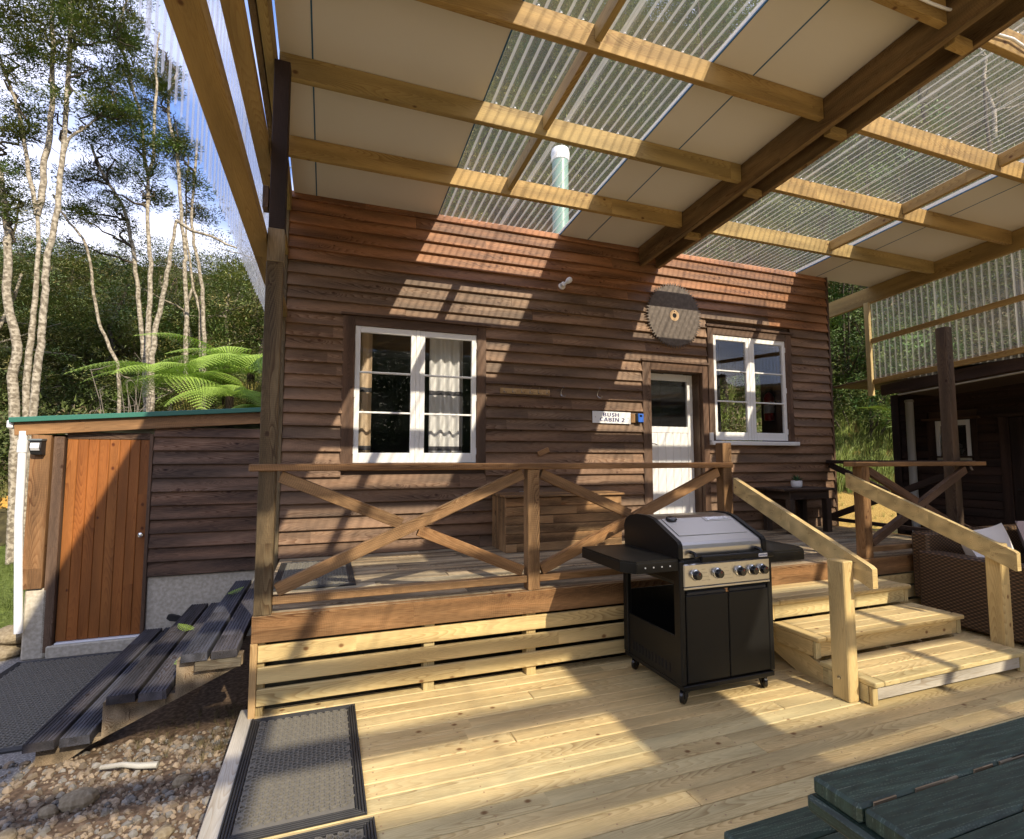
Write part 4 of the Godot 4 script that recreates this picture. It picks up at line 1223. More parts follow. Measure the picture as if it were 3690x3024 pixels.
	bx("data_plate", b, Vector3(-0.3515, 0.775, 0.10), Vector3(-0.3503, 0.80, 0.125), M.plastic, 1, 0.0)

func text(called, parent, words, size, at, turn, m, depth := 0.002, bold := false, wide := 1.0):
	var t := TextMesh.new()
	t.text = words
	var f := SystemFont.new()
	f.font_names = PackedStringArray(["Droid Sans"])
	var fv := FontVariation.new()
	fv.base_font = f
	t.font = f
	if bold: f.font_weight = 700
	t.font_size = 48
	t.pixel_size = size / 48.0
	t.depth = depth
	var o = mi(called, t, m, parent, at, turn)
	o.scale = Vector3(wide, 1, 1)
	return o

# ------------------------------------------------------------------ furniture
func furniture():
	# storage box against the cabin wall
	var s = thing("storage_box", "brown slatted timber storage box against the cabin wall", "box", Vector3(1.645, UY, -4.73))
	for k in 6:
		bx("plank", s, Vector3(0.0, 0.002 + k * 0.088, -0.02), Vector3(1.29, 0.086 + k * 0.088, 0.0), M.boxwood, 0, 0.004)
	bx("end_panel", s, Vector3(0.0, 0.002, -0.43), Vector3(0.02, 0.53, -0.021), M.boxwood, 1)
	bx("end_panel", s, Vector3(1.27, 0.002, -0.43), Vector3(1.29, 0.53, -0.021), M.boxwood, 1)
	bx("lid", s, Vector3(-0.02, 0.532, -0.435), Vector3(1.31, 0.556, 0.03), M.boxwood, 0, 0.004)
	for x in [0.3, 1.0]: bx("hinge", s, Vector3(x, 0.5562, -0.43), Vector3(x + 0.05, 0.56, -0.40), M.steel, 0, 0.001)
	# small table
	var t = thing("side_table", "small dark weathered timber table near the cabin corner", "table", Vector3(5.64, UY, -4.92))
	for k in 4:
		bx("plank", t, Vector3(-0.48, 0.515, -0.24 + k * 0.115), Vector3(0.37, 0.545, -0.127 + k * 0.115), M.tablewood, 0, 0.004)
	bx("apron", t, Vector3(-0.33, 0.41, 0.155), Vector3(0.30, 0.513, 0.178), M.tablewood, 0)
	bx("apron", t, Vector3(-0.355, 0.41, -0.2), Vector3(-0.332, 0.513, 0.178), M.tablewood, 2)
	for q in [[-0.37, 0.125], [0.23, 0.125], [-0.37, -0.22], [0.23, -0.22]]:
		bx("leg", t, Vector3(q[0], 0.001, q[1]), Vector3(q[0] + 0.075, 0.409, q[1] + 0.075), M.tablewood, 1)
	var p = thing("pot_plant", "small succulent in a white pot on the dark side table", "plant", Vector3(5.62, UY + 0.546, -4.93))
	lathe("pot", p, [Vector2(0.0, 0.0), Vector2(0.05, 0.0), Vector2(0.062, 0.015), Vector2(0.066, 0.05), Vector2(0.063, 0.085), Vector2(0.055, 0.085), Vector2(0.05, 0.07), Vector2(0.0, 0.07)], 20, M.plastic)
	for k in 14:
		var f := k * 2.4
		var e := 0.35 + 0.85 * (k / 14.0)
		var d := Vector3(cos(f) * cos(e), sin(e), sin(f) * cos(e))
		var sd := d.cross(Vector3.UP).normalized() * 0.013
		var l := 0.115 - 0.02 * (k % 3)
		var acc := Acc.new()
		var o := Vector3(0, 0.075, 0)
		var up := sd.cross(d).normalized()
		var a := o + d * l * 0.45 + up * 0.008
		acc.flat(o, a - sd, a, up); acc.flat(o, a, a + sd, up)
		acc.flat(a - sd, o + d * l, a, up); acc.flat(a, o + d * l, a + sd, up)
		acc.flat(o, a - sd, a + sd - up * 0.01, -up); acc.flat(a - sd, o + d * l, a + sd - up * 0.01, -up)
		mi("leaf", acc.mesh(), M.succulent, p)
	# wicker sofa
	var c = thing("wicker_sofa", "brown woven wicker sofa with its end against the stairs", "sofa", Vector3(5.17, 0.0, -3.27))
	bx("arm", c, Vector3(0.0, 0.03, 0.0), Vector3(0.15, 0.64, 0.88), M.wicker, 1, 0.02)
	bx("arm", c, Vector3(1.85, 0.03, 0.0), Vector3(2.0, 0.64, 0.88), M.wicker, 1, 0.02)
	bx("backrest", c, Vector3(0.02, 0.2, -0.06), Vector3(1.98, 0.80, 0.09), M.wicker, 1, 0.02)
	bx("seat_frame", c, Vector3(0.151, 0.05, 0.092), Vector3(1.849, 0.30, 0.86), M.wicker, 1, 0.015)
	bx("seat_pad", c, Vector3(0.16, 0.302, 0.1), Vector3(1.84, 0.42, 0.86), M.mauve, 0, 0.04)
	for q in [[0.03, 0.82], [0.03, 0.02], [1.88, 0.82], [1.88, 0.02]]:
		bx("foot", c, Vector3(q[0], 0.001, q[1]), Vector3(q[0] + 0.04, 0.029, q[1] + 0.04), M.blackmatt, 1)
	cushion(Vector3(5.50, 0.565, -2.93), Vector3(0.27, 0.2, 0.08), Vector3(-0.5, 0.5, -0.45), M.cushion, "white cushion leaning in the near corner of the wicker sofa")
	cushion(Vector3(5.98, 0.61, -3.08), Vector3(0.24, 0.23, 0.07), Vector3(-0.2, 0.0, 0.1), M.cushion, "second white cushion behind the stair handrail on the sofa")
	cushion(Vector3(6.52, 0.67, -2.98), Vector3(0.25, 0.23, 0.075), Vector3(-0.25, -0.1, 0.05), M.mauve, "dark mauve cushion standing on the wicker sofa")
	# green picnic table with a bench seat
	var k = thing("picnic_table", "dark green worn plank table with a bench on the deck", "table", Vector3(1.08, 0.0, -0.94))
	for i in 5:
		var w := 0.115
		bx("plank", k, Vector3(0.004 * (i % 2), 0.71, i * 0.118), Vector3(1.9, 0.75, i * 0.118 + w), M.picnic, 0, 0.007)
	for i in 4:
		for j in 9:
			if rng.randf() < 0.35: continue
			var xa := 0.02 + j * 0.1 + rng.randf() * 0.06
			bx("worn_edge", k, Vector3(xa, 0.735, i * 0.118 + 0.1145), Vector3(xa + rng.randf_range(0.03, 0.13), 0.7506, i * 0.118 + 0.1175 + rng.randf_range(-0.001, 0.003)), M.oldtimber, 0, 0.001)
	bx("end_batten", k, Vector3(-0.012, 0.668, -0.01), Vector3(0.05, 0.708, 0.60), M.picnic, 2, 0.01)
	for i in 2:
		bx("seat_plank", k, Vector3(-0.015, 0.41, -0.285 + i * 0.108), Vector3(1.9, 0.45, -0.181 + i * 0.108), M.picnic, 0, 0.01)
		bx("seat_plank", k, Vector3(-0.015, 0.41, 0.67 + i * 0.108), Vector3(1.9, 0.45, 0.774 + i * 0.108), M.picnic, 0, 0.01)
	for x in [0.22, 1.6]:
		plank("leg", k, Vector3(x, 0.0, 0.02), Vector3(x, 0.667, 0.20), 0.045, 0.09, M.picnic, Vector3.RIGHT)
		plank("leg", k, Vector3(x, 0.0, 0.57), Vector3(x, 0.667, 0.39), 0.045, 0.09, M.picnic, Vector3.RIGHT)
		bx("bearer", k, Vector3(x + 0.024, 0.32, -0.28), Vector3(x + 0.068, 0.408, 0.88), M.picnic, 2, 0.004)

func cushion(at, size, turn, m, label):
	var acc := Acc.new()
	var n := 12
	var pos := func(i, j, s):
		var u: float = 2.0 * i / n - 1.0
		var v: float = 2.0 * j / n - 1.0
		var t := pow(maxf(0.0, (1.0 - u * u) * (1.0 - v * v)), 0.35)
		return Vector3(u * size.x * (1.0 - 0.06 * (1 - v * v) ), v * size.y * (1.0 - 0.06 * (1 - u * u)), s * size.z * t)
	for s in [-1.0, 1.0]:
		for i in n:
			for j in n:
				var a: Vector3 = pos.call(i, j, s)
				var b: Vector3 = pos.call(i + 1, j, s)
				var c: Vector3 = pos.call(i + 1, j + 1, s)
				var d: Vector3 = pos.call(i, j + 1, s)
				var nr := func(p): return Vector3(p.x / size.x * 0.5, p.y / size.y * 0.5, s).normalized()
				acc.tri(a, b, c, nr.call(a), nr.call(b), nr.call(c), Vector2.ZERO, Vector2.ZERO, Vector2.ZERO)
				acc.tri(a, c, d, nr.call(a), nr.call(c), nr.call(d), Vector2.ZERO, Vector2.ZERO, Vector2.ZERO)
	tag(mi("cushion", acc.mesh(), m, self, at, Basis.from_euler(turn)), label, "cushion")

func wall_things():
	var z := WZ + 0.03
	# saw blade
	var s = thing("saw_blade", "large rusty circular saw blade hung on the wall above the door", "saw blade", Vector3(3.985, 3.235, z + 0.02))
	var pts := []
	var n := 66
	for k in n:
		var f := -TAU * k / n
		for q in [[0.0, 0.375], [0.18, 0.408], [0.34, 0.408], [0.62, 0.378], [0.8, 0.372]]:
			var g: float = f - TAU / n * q[0]
			pts.append(Vector2(cos(g), sin(g)) * q[1])
	# disc as a fan with real teeth
	var acc := Acc.new()
	for sd in [-1.0, 1.0]:
		for i in pts.size():
			var a: Vector2 = pts[i]
			var b: Vector2 = pts[(i + 1) % pts.size()]
			var a0 := a.normalized() * 0.03
			var b0 := b.normalized() * 0.03
			acc.quad(Vector3(a0.x, a0.y, sd * 0.002), Vector3(a.x, a.y, sd * 0.002), Vector3(b.x, b.y, sd * 0.002), Vector3(b0.x, b0.y, sd * 0.002), Vector3(0, 0, sd))
	for i in pts.size():
		var a: Vector2 = pts[i]
		var b: Vector2 = pts[(i + 1) % pts.size()]
		var e := b - a
		acc.quad(Vector3(a.x, a.y, -0.002), Vector3(b.x, b.y, -0.002), Vector3(b.x, b.y, 0.002), Vector3(a.x, a.y, 0.002), Vector3(-e.y, e.x, 0).normalized())
	var bm := tri_mat(noise_tex(51, 0.02, lin(0.105, 0.088, 0.074), lin(0.145, 0.122, 0.104), lin(0.19, 0.16, 0.135), 512, 5), 1.6, 0.55, 0.0)
	bm.metallic = 0.35
	mi("blade", acc.mesh(), bm, s)
	lathe("hub_ring", s, [Vector2(0.03, 0.0), Vector2(0.068, 0.0), Vector2(0.068, 0.003), Vector2(0.03, 0.003)], 24, M.rust, Vector3(0, 0, 0.002), Basis.from_euler(Vector3(PI / 2, 0, 0)))
	lathe("hub_hole", s, [Vector2(0.0, 0.001), Vector2(0.03, 0.001), Vector2(0.031, 0.0)], 20, M.hole, Vector3(0, 0, 0.0005), Basis.from_euler(Vector3(PI / 2, 0, 0)))
	lathe("nail", s, [Vector2(0.009, 0.0), Vector2(0.009, 0.004), Vector2(0.0, 0.005)], 8, M.hole, Vector3(0, 0.052, 0.002), Basis.from_euler(Vector3(PI / 2, 0, 0)))
	# bare bulb in a batten holder
	var l = thing("wall_bulb", "bare white bulb in a tilted holder on the cabin wall", "lamp", Vector3(2.472, 3.435, z - 0.01))
	lathe("holder", l, [Vector2(0.042, 0.0), Vector2(0.042, 0.012), Vector2(0.03, 0.018), Vector2(0.028, 0.06), Vector2(0.0, 0.062)], 18, M.cushion, Vector3.ZERO, Basis(Vector3(1, 0, 0), Vector3(0.25, 0.25, 0.93).normalized(), Vector3(0, -0.95, 0.26)).orthonormalized())
	var dirn := Vector3(0.5, 0.5, 0.7).normalized()
	lathe("bulb", l, [Vector2(0.012, 0.0), Vector2(0.016, 0.02), Vector2(0.029, 0.045), Vector2(0.034, 0.07), Vector2(0.028, 0.095), Vector2(0.012, 0.106), Vector2(0.0, 0.108)], 18, M.plastic, Vector3(0.012, 0.012, 0.05), Basis(dirn.cross(Vector3.BACK).normalized(), dirn, dirn.cross(Vector3.BACK).cross(dirn).normalized() * -1.0).orthonormalized())
	# coat rack
	var r = thing("coat_rack", "pale wooden coat rack with six hooks beside the window", "coat rack", Vector3(2.02, 2.207, z))
	bx("board", r, Vector3(-0.29, -0.03, -0.006), Vector3(0.29, 0.03, 0.014), M.rack, 0, 0.004)
	for k in 6:
		var x := -0.25 + k * 0.1
		hook(node("hook", r, Vector3(x, 0, 0.014)))
	for q in [[2.452, 2.20, "single wall hook nearer the coat rack"], [2.912, 2.205, "single wall hook above the white name sign"]]:
		var h = thing("wall_hook", q[2], "hook", Vector3(q[0], q[1], z - 0.008))
		hook(h, 1.5)
	# turn button: a scrap of board screwed on askew
	var tb = plank("wood_scrap", self, Vector3(2.165, 1.527, z + 0.005), Vector3(2.295, 1.58, z + 0.005), 0.055, 0.02, M.rail[3])
	tag(tb, "small tilted wood scrap fixed to the wall above the railing", "wood scrap")
	# sign
	var g = thing("name_sign", "white sign reading bush cabin 2 beside the door", "sign", Vector3(3.092, 1.952, z + 0.006))
	g.rotation.z = deg_to_rad(-0.6)
	bx("plate", g, Vector3(-0.252, -0.068, -0.004), Vector3(0.252, 0.068, 0.004), M.plastic, 0, 0.002)
	text("lettering", g, "BUSH", 0.060, Vector3(-0.012, 0.031, 0.0048), Basis.IDENTITY, M.navy, 0.001, true, 1.42)
	text("lettering", g, "CABIN 2", 0.060, Vector3(0.004, -0.026, 0.0048), Basis.IDENTITY, M.navy, 0.001, true, 1.42)
	for x in [-0.215, 0.215]: lathe("screw", g, [Vector2(0.007, 0.0), Vector2(0.006, 0.002), Vector2(0.0, 0.003)], 10, M.steel, Vector3(x, 0, 0.004), Basis.from_euler(Vector3(PI / 2, 0, 0)))
	bx("wood_block", g, Vector3(0.256, -0.05, -0.01), Vector3(0.318, 0.05, 0.006), M.boxwood, 1)
	var k = thing("key_safe", "small blue and black key safe next to the white sign", "key safe", Vector3(3.455, 1.955, z + 0.004))
	bx("case", k, Vector3(-0.048, -0.052, -0.006), Vector3(0.04, 0.056, 0.03), M.blackmatt, 1, 0.01)
	bx("cover", k, Vector3(-0.03, -0.05, 0.0305), Vector3(0.042, 0.05, 0.042), M.blue, 1, 0.008)
	bx("dial_window", k, Vector3(-0.012, 0.012, 0.0422), Vector3(0.024, 0.034, 0.0432), M.blackgloss, 0, 0.0)
	var ld = thing("light_switch", "small grey switch box on the door frame edge by the window", "switch", Vector3(4.49, 1.75, z + 0.012))
	bx("box", ld, Vector3(-0.02, -0.05, 0.0), Vector3(0.03, 0.05, 0.03), M.plastic, 1, 0.005)

func hook(parent, k := 1.0):
	for s in [-1.0, 1.0]:
		tube("prong", parent, [Vector3(0, -0.005, 0), Vector3(0.008 * s, -0.02, 0.02) * k, Vector3(0.014 * s, -0.025, 0.035) * k, Vector3(0.02 * s, -0.012, 0.042) * k], 0.0035 * k, 0.003 * k, M.chrome, 6)
	tube("stem", parent, [Vector3(0, -0.02, 0.002) * k, Vector3(0, 0.02, 0.004) * k, Vector3(0.002, 0.045, 0.03) * k, Vector3(0.004, 0.05, 0.04) * k], 0.004 * k, 0.003 * k, M.chrome, 6)

# ------------------------------------------------------------------ rubber mats
func mats():
	for q in [[-0.362, 0.20, -3.335, -2.325, 0.0, "black rubber ring mat on the lower deck against the slats"], [-0.355, 0.225, -2.29, -1.28, 0.0, "black rubber ring mat cut by the picture's lower edge"], [-0.345, 0.225, -4.92, -3.93, UY, "black rubber ring mat on the old deck behind the railing"], [-2.20, -1.42, -5.13, -3.62, -0.094, "long black rubber ring mat in front of the shed door"]]:
		var m = thing("ring_mat", q[5], "mat", Vector3((q[0] + q[1]) / 2, q[4] + 0.0015, (q[2] + q[3]) / 2))
		var hx: float = (q[1] - q[0]) / 2
		var hz: float = (q[3] - q[2]) / 2
		bx("sheet", m, Vector3(-hx + 0.01, 0.0, -hz + 0.01), Vector3(hx - 0.01, 0.003, hz - 0.01), M.rubber, 2, 0.0)
		bx("inner_border", m, Vector3(-hx + 0.049, 0.003, -hz + 0.049), Vector3(hx - 0.049, 0.0055, hz - 0.049), M.ring, 2, 0.0)
		var b := 0.066
		var bev := Acc.new()
		for k in 4:
			var n := 4
			for i in n:
				var w0 := 0.012 * i
				# stepped border, four ridges
				if k < 2:
					var x := (-hx + w0 + 0.005) * (1 if k == 0 else -1)
					box_into(bev, Vector3(0.008, 0.012, 2 * (hz - w0)), 2, 0.002, Vector3(x, 0.006, 0))
				else:
					var zz := (-hz + w0 + 0.005) * (1 if k == 2 else -1)
					box_into(bev, Vector3(2 * (hx - w0) - 0.02, 0.0118, 0.008), 0, 0.002, Vector3(0, 0.006, zz))
		mi("border", bev.mesh(), M.rubber, m)
		var ring := Acc.new()
		lathe_into(ring, [Vector2(0.0105, 0.003), Vector2(0.0105, 0.0135), Vector2(0.0165, 0.0135), Vector2(0.0175, 0.003)], 12)
		var pitch := 0.0425
		var xf := []
		var nz := int((2 * hz - 2 * b) / (pitch * 0.866))
		var nx := int((2 * hx - 2 * b) / pitch)
		for j in nz + 1:
			for i in nx + 1:
				var x := -hx + b + pitch * (i + (0.5 if j % 2 == 1 else 0.0))
				if x > hx - b: continue
				xf.append(Transform3D(Basis.IDENTITY, Vector3(x, 0, -hz + b + j * pitch * 0.866)))
		many("rings", m, ring.mesh(), M.ring, xf)
		var web := Acc.new()
		box_into(web, Vector3(0.010, 0.008, 0.005), 0, 0.0, Vector3(0.0213, 0.0075, 0))
		box_into(web, Vector3(0.010, 0.008, 0.005), 0, 0.0, Vector3(-0.0106, 0.0075, 0.0184), Basis.from_euler(Vector3(0, PI * 2 / 3, 0)))
		box_into(web, Vector3(0.010, 0.008, 0.005), 0, 0.0, Vector3(-0.0106, 0.0075, -0.0184), Basis.from_euler(Vector3(0, -PI * 2 / 3, 0)))
		many("webs", m, web.mesh(), M.ring, xf)

func picnic_paint() -> Array:
	var r := RandomNumberGenerator.new()
	r.seed = 5
	var im := Image.create(1024, 256, false, Image.FORMAT_RGB8)
	var n := FastNoiseLite.new()
	n.frequency = 0.02
	for y in 256:
		for x in 1024:
			var k := 1.0 + 0.35 * n.get_noise_2d(x * 1.5, y * 4.0) + 0.12 * n.get_noise_2d(x * 9.0, y * 60.0)
			im.set_pixel(x, y, Color(0.175 * k, 0.245 * k, 0.21 * k))
	for i in 900:
		var x := r.randf() * 1024
		var y := r.randf() * 256
		var l := r.randf_range(10.0, 90.0)
		var a := r.randf_range(0.1, 0.45)
		var sl := r.randf_range(0.02, 0.45)
		for j in int(l):
			var px := int(x + j * 1.6) % 1024
			var py := posmod(int(y + j * sl), 256)
			var c := im.get_pixel(px, py)
			im.set_pixel(px, py, c.lerp(Color(0.60, 0.63, 0.58), minf(1.0, a * (0.6 + r.randf()))))
	var t := ImageTexture.create_from_image(im)
	var out := []
	for k in 3: out.append(mat(Color(0.86 + 0.07 * k, 0.86 + 0.07 * k, 0.86 + 0.07 * k), 0.5, 0.0, t))
	return out

func weave() -> StandardMaterial3D:
	var im := Image.create(64, 64, false, Image.FORMAT_RGB8)
	for y in 64:
		for x in 64:
			var row := x / 32
			var over := sin((y / 64.0 + 0.5 * row) * TAU)
			var prof := sqrt(maxf(0.0, sin(PI * (x % 32) / 32.0)))
			var k := prof * (0.55 + 0.45 * over)
			im.set_pixel(x, y, Color(0.17 + 0.36 * k, 0.13 + 0.28 * k, 0.09 + 0.20 * k))
	var t := ImageTexture.create_from_image(im)
	var m := mat(Color.WHITE, 0.5, 0.0, t)
	m.uv1_scale = Vector3(4.0 / 0.03, 0.4 / 0.05, 1)
	m.heightmap_enabled = true
	m.heightmap_texture = t
	m.heightmap_scale = 0.4
	return m

# ------------------------------------------------------------------ plants
func frond_mesh(l: float, pairs: int, w: float, droop: float, sub: int) -> ArrayMesh:
	var acc := Acc.new()
	var at := func(t: float): return Vector3(l * t * (1.0 - 0.12 * t), l * (0.35 * t - droop * t * t), 0)
	for i in pairs:
		var t := 0.12 + 0.88 * (i + 0.5) / pairs
		var p: Vector3 = at.call(t)
		var d: Vector3 = (at.call(t + 0.02) - at.call(t - 0.02)).normalized()
		var pl := w * pow(sin(PI * pow(t, 0.62)), 0.8) + w * 0.04
		var n := Vector3(-d.y, d.x, 0)
		for s in [-1.0, 1.0]:
			var pd: Vector3 = (Vector3(0, 0, s) + d * 0.42 - n * 0.10).normalized()
			for j in sub:
				var q := p + pd * pl * (j + 0.15) / sub - n * pl * 0.16 * pow(float(j) / sub, 2)
				var ql := l / pairs * 0.46 * (1.0 - 0.7 * j / sub)
				var st := pd * pl / sub * 0.9
				for e in [-1.0, 1.0]:
					var tip: Vector3 = q + st * 0.8 + d * e * ql - n * ql * 0.35
					var nn: Vector3 = st.cross(tip - q).normalized()
					acc.flat(q, q + st, tip, nn if nn.dot(n) > 0 else -nn)
	for i in 8:
		var a: Vector3 = at.call(i / 8.0)
		var b: Vector3 = at.call((i + 1) / 8.0)
		var z := Vector3(0, 0, l * 0.006 * (1.1 - i / 8.0))
		acc.quad(a - z, a + z, b + z, b - z, Vector3.UP)
	return acc.mesh()

# a flat spray of many small narrow leaves, about one unit across
# leaves
func spray_mesh(sd: int, n: int, ll: float, lw: float, flat: float) -> ArrayMesh:
	var r := RandomNumberGenerator.new()
	r.seed = sd
	var acc := Acc.new()
	for i in n:
		var f := r.randf() * TAU
		var q := sqrt(r.randf()) * 0.5
		var p := Vector3(cos(f) * q, r.randf_range(-0.5, 0.5) * flat, sin(f) * q)
		var d := (Vector3(cos(f), r.randf_range(-0.3, 0.7), sin(f)) + Vector3(r.randf_range(-0.9, 0.9), 0, r.randf_range(-0.9, 0.9))).normalized()
		var s := d.cross(Vector3(r.randf_range(-0.5, 0.5), 1, r.randf_range(-0.5, 0.5))).normalized()
		var l := ll * r.randf_range(0.6, 1.3)
		var nn := s.cross(d).normalized()
		if nn.y < 0: nn = -nn
		acc.flat(p - s * lw, p + s * lw, p + d * l, nn)
		if lw > 0.05: acc.flat(p - s * lw, p + s * lw, p - d * l * 0.5, nn)
	return acc.mesh()

func crown(parent, blobs: Array, per: float, size: float, mesh, base: Color, sprd := 0.45):
	var xf := []
	var cols := []
	for b in blobs:
		var n := int(per * b[3] * b[4] / (size * size)) + 4
		for i in n:
			var d := Vector3(rng.randfn(0, 0.5), rng.randfn(0, 0.5), rng.randfn(0, 0.5)).limit_length(1.15)
			var s := size * rng.randf_range(0.6, 1.35)
			var p := Vector3(b[0] + d.x * b[3], b[1] + d.y * b[4], b[2] + d.z * minf(b[3], 1.1))
			xf.append(Transform3D(Basis.from_euler(Vector3(rng.randf_range(-sprd, sprd), rng.randf() * TAU, rng.randf_range(-sprd, sprd))).scaled_local(Vector3(s, s, s)), p))
			var k := rng.randf_range(0.55, 1.5)
			var y := rng.randf_range(0.8, 1.35)
			cols.append(Color(base.r * k * y, base.g * k, base.b * k))
	return many("crown", parent, mesh, M.leaf, xf, cols)

func wander(a: Vector3, b: Vector3, n: int, amp: float) -> Array:
	var out := []
	for i in n + 1:
		var t := float(i) / n
		out.append(a.lerp(b, t) + Vector3(rng.randf_range(-1, 1), 0, rng.randf_range(-1, 1)) * amp * sin(PI * t))
	return out

func trees():
	var spr := spray_mesh(4, 120, 0.15, 0.022, 0.30)
	var T := {
		"A":[0.09,[Vector3(-4.49,1.53,-10.00),Vector3(-4.52,2.04,-10.00),Vector3(-4.59,2.74,-10.00),Vector3(-4.56,3.14,-10.00),Vector3(-4.61,3.43,-10.00),Vector3(-4.69,3.72,-10.00),Vector3(-4.74,4.11,-10.00),Vector3(-4.76,4.73,-10.00),Vector3(-4.79,5.09,-10.00),Vector3(-4.84,5.40,-10.00),Vector3(-4.91,5.78,-10.00),Vector3(-5.01,6.22,-10.00),Vector3(-5.20,7.00,-10.00),Vector3(-5.31,7.79,-10.00)]],
		"B1":[0.07,[Vector3(-4.34,1.53,-10.00),Vector3(-4.38,2.12,-10.00),Vector3(-4.42,2.75,-10.00),Vector3(-4.39,3.35,-10.00),Vector3(-4.40,3.75,-10.00),Vector3(-4.38,4.15,-10.00),Vector3(-4.38,4.56,-10.00),Vector3(-4.43,5.34,-10.00)]],
		"B1l":[0.04,[Vector3(-4.43,5.34,-10.00),Vector3(-4.57,5.97,-10.00),Vector3(-4.66,6.49,-10.00),Vector3(-4.74,6.95,-10.00),Vector3(-4.82,7.20,-10.00),Vector3(-4.96,7.57,-10.00),Vector3(-5.12,8.08,-10.00),Vector3(-5.23,8.75,-10.00)]],
		"B1c":[0.06,[Vector3(-4.43,5.34,-10.00),Vector3(-4.39,5.74,-10.00),Vector3(-4.39,6.27,-10.00),Vector3(-4.35,6.82,-10.00),Vector3(-4.35,7.37,-10.00),Vector3(-4.39,8.18,-10.00),Vector3(-4.42,8.73,-10.00),Vector3(-4.49,9.48,-10.00),Vector3(-4.55,10.25,-10.00)]],
		"B2":[0.07,[Vector3(-4.23,1.53,-9.90),Vector3(-4.26,2.12,-9.90),Vector3(-4.26,2.74,-9.90),Vector3(-4.22,3.24,-9.90),Vector3(-4.23,3.74,-9.90),Vector3(-4.22,4.14,-9.90),Vector3(-4.23,4.54,-9.90),Vector3(-4.19,4.94,-9.90),Vector3(-4.13,5.47,-9.90),Vector3(-4.14,6.00,-9.90),Vector3(-4.11,6.54,-9.90),Vector3(-4.12,7.35,-9.90),Vector3(-4.13,8.18,-9.90),Vector3(-4.15,9.01,-9.90),Vector3(-4.16,9.74,-9.90),Vector3(-4.18,10.49,-9.90)]],
		"B2b":[0.03,[Vector3(-4.11,6.35,-9.90),Vector3(-4.06,6.64,-9.90),Vector3(-3.91,6.82,-9.90),Vector3(-3.84,6.90,-9.90),Vector3(-3.72,7.05,-9.90),Vector3(-3.59,7.25,-9.90)]],
		"C":[0.04,[Vector3(-3.68,2.53,-11.50),Vector3(-3.75,3.27,-11.50),Vector3(-3.93,3.67,-11.50),Vector3(-4.08,4.01,-11.50),Vector3(-4.17,4.53,-11.50),Vector3(-4.26,5.13,-11.50),Vector3(-4.39,5.59,-11.50),Vector3(-4.62,5.87,-11.50),Vector3(-4.76,6.06,-11.50),Vector3(-4.89,6.36,-11.50)]],
		"D":[0.06,[Vector3(-3.41,2.59,-12.00),Vector3(-3.46,3.35,-12.00),Vector3(-3.53,3.96,-12.00),Vector3(-3.59,4.36,-12.00),Vector3(-3.64,4.87,-12.00),Vector3(-3.72,5.38,-12.00),Vector3(-3.77,5.70,-12.00),Vector3(-3.87,6.25,-12.00),Vector3(-4.02,6.62,-12.00),Vector3(-4.23,6.95,-12.00),Vector3(-4.40,7.24,-12.00),Vector3(-4.55,7.70,-12.00)]],
		"E1":[0.07,[Vector3(-3.05,2.50,-11.00),Vector3(-3.09,3.15,-11.00),Vector3(-3.13,3.43,-11.00),Vector3(-3.15,4.02,-11.00),Vector3(-3.14,4.37,-11.00),Vector3(-3.16,5.09,-11.00),Vector3(-3.22,5.53,-11.00),Vector3(-3.26,6.14,-11.00),Vector3(-3.28,6.76,-11.00)]],
		"E1l":[0.04,[Vector3(-3.28,6.76,-11.00),Vector3(-3.36,7.12,-11.00),Vector3(-3.41,7.74,-11.00),Vector3(-3.48,8.03,-11.00),Vector3(-3.62,8.47,-11.00),Vector3(-3.77,9.06,-11.00),Vector3(-3.87,9.45,-11.00),Vector3(-3.83,9.77,-11.00),Vector3(-3.72,10.36,-11.00)]],
		"E1r":[0.04,[Vector3(-3.28,6.76,-11.00),Vector3(-3.21,7.09,-11.00),Vector3(-3.21,7.38,-11.00),Vector3(-3.22,8.02,-11.00),Vector3(-3.22,8.66,-11.00),Vector3(-3.26,8.99,-11.00),Vector3(-3.22,9.62,-11.00)]],
		"E2":[0.07,[Vector3(-3.02,2.49,-10.90),Vector3(-3.04,3.14,-10.90),Vector3(-3.01,3.75,-10.90),Vector3(-2.98,4.01,-10.90),Vector3(-2.91,4.49,-10.90),Vector3(-2.84,5.09,-10.90),Vector3(-2.81,5.47,-10.90),Vector3(-2.76,5.93,-10.90)]],
		"E2b":[0.04,[Vector3(-2.76,5.93,-10.90),Vector3(-2.51,5.78,-10.90),Vector3(-2.18,5.72,-10.90),Vector3(-1.95,5.61,-10.90),Vector3(-1.74,5.55,-10.90)]],
		"F":[0.06,[Vector3(-2.83,2.96,-12.50),Vector3(-2.88,4.05,-12.50),Vector3(-2.90,4.70,-12.50),Vector3(-2.97,5.66,-12.50),Vector3(-2.97,5.79,-12.50),Vector3(-3.06,6.49,-12.50),Vector3(-3.16,7.56,-12.50),Vector3(-3.21,8.04,-12.50),Vector3(-3.43,8.96,-12.50),Vector3(-3.42,9.33,-12.50),Vector3(-3.29,9.93,-12.50)]],
		"G":[0.06,[Vector3(-2.61,3.03,-13.00),Vector3(-2.65,4.15,-13.00),Vector3(-2.68,4.72,-13.00),Vector3(-2.72,5.29,-13.00),Vector3(-2.82,5.86,-13.00),Vector3(-2.93,6.30,-13.00),Vector3(-3.01,6.93,-13.00),Vector3(-2.99,7.85,-13.00),Vector3(-2.97,8.78,-13.00)]],
		"H":[0.04,[Vector3(-2.72,3.05,-13.20),Vector3(-2.79,4.82,-13.20),Vector3(-2.94,5.33,-13.20),Vector3(-3.04,5.91,-13.20),Vector3(-3.13,6.54,-13.20),Vector3(-3.19,7.52,-13.20),Vector3(-3.17,8.45,-13.20)]],
	}
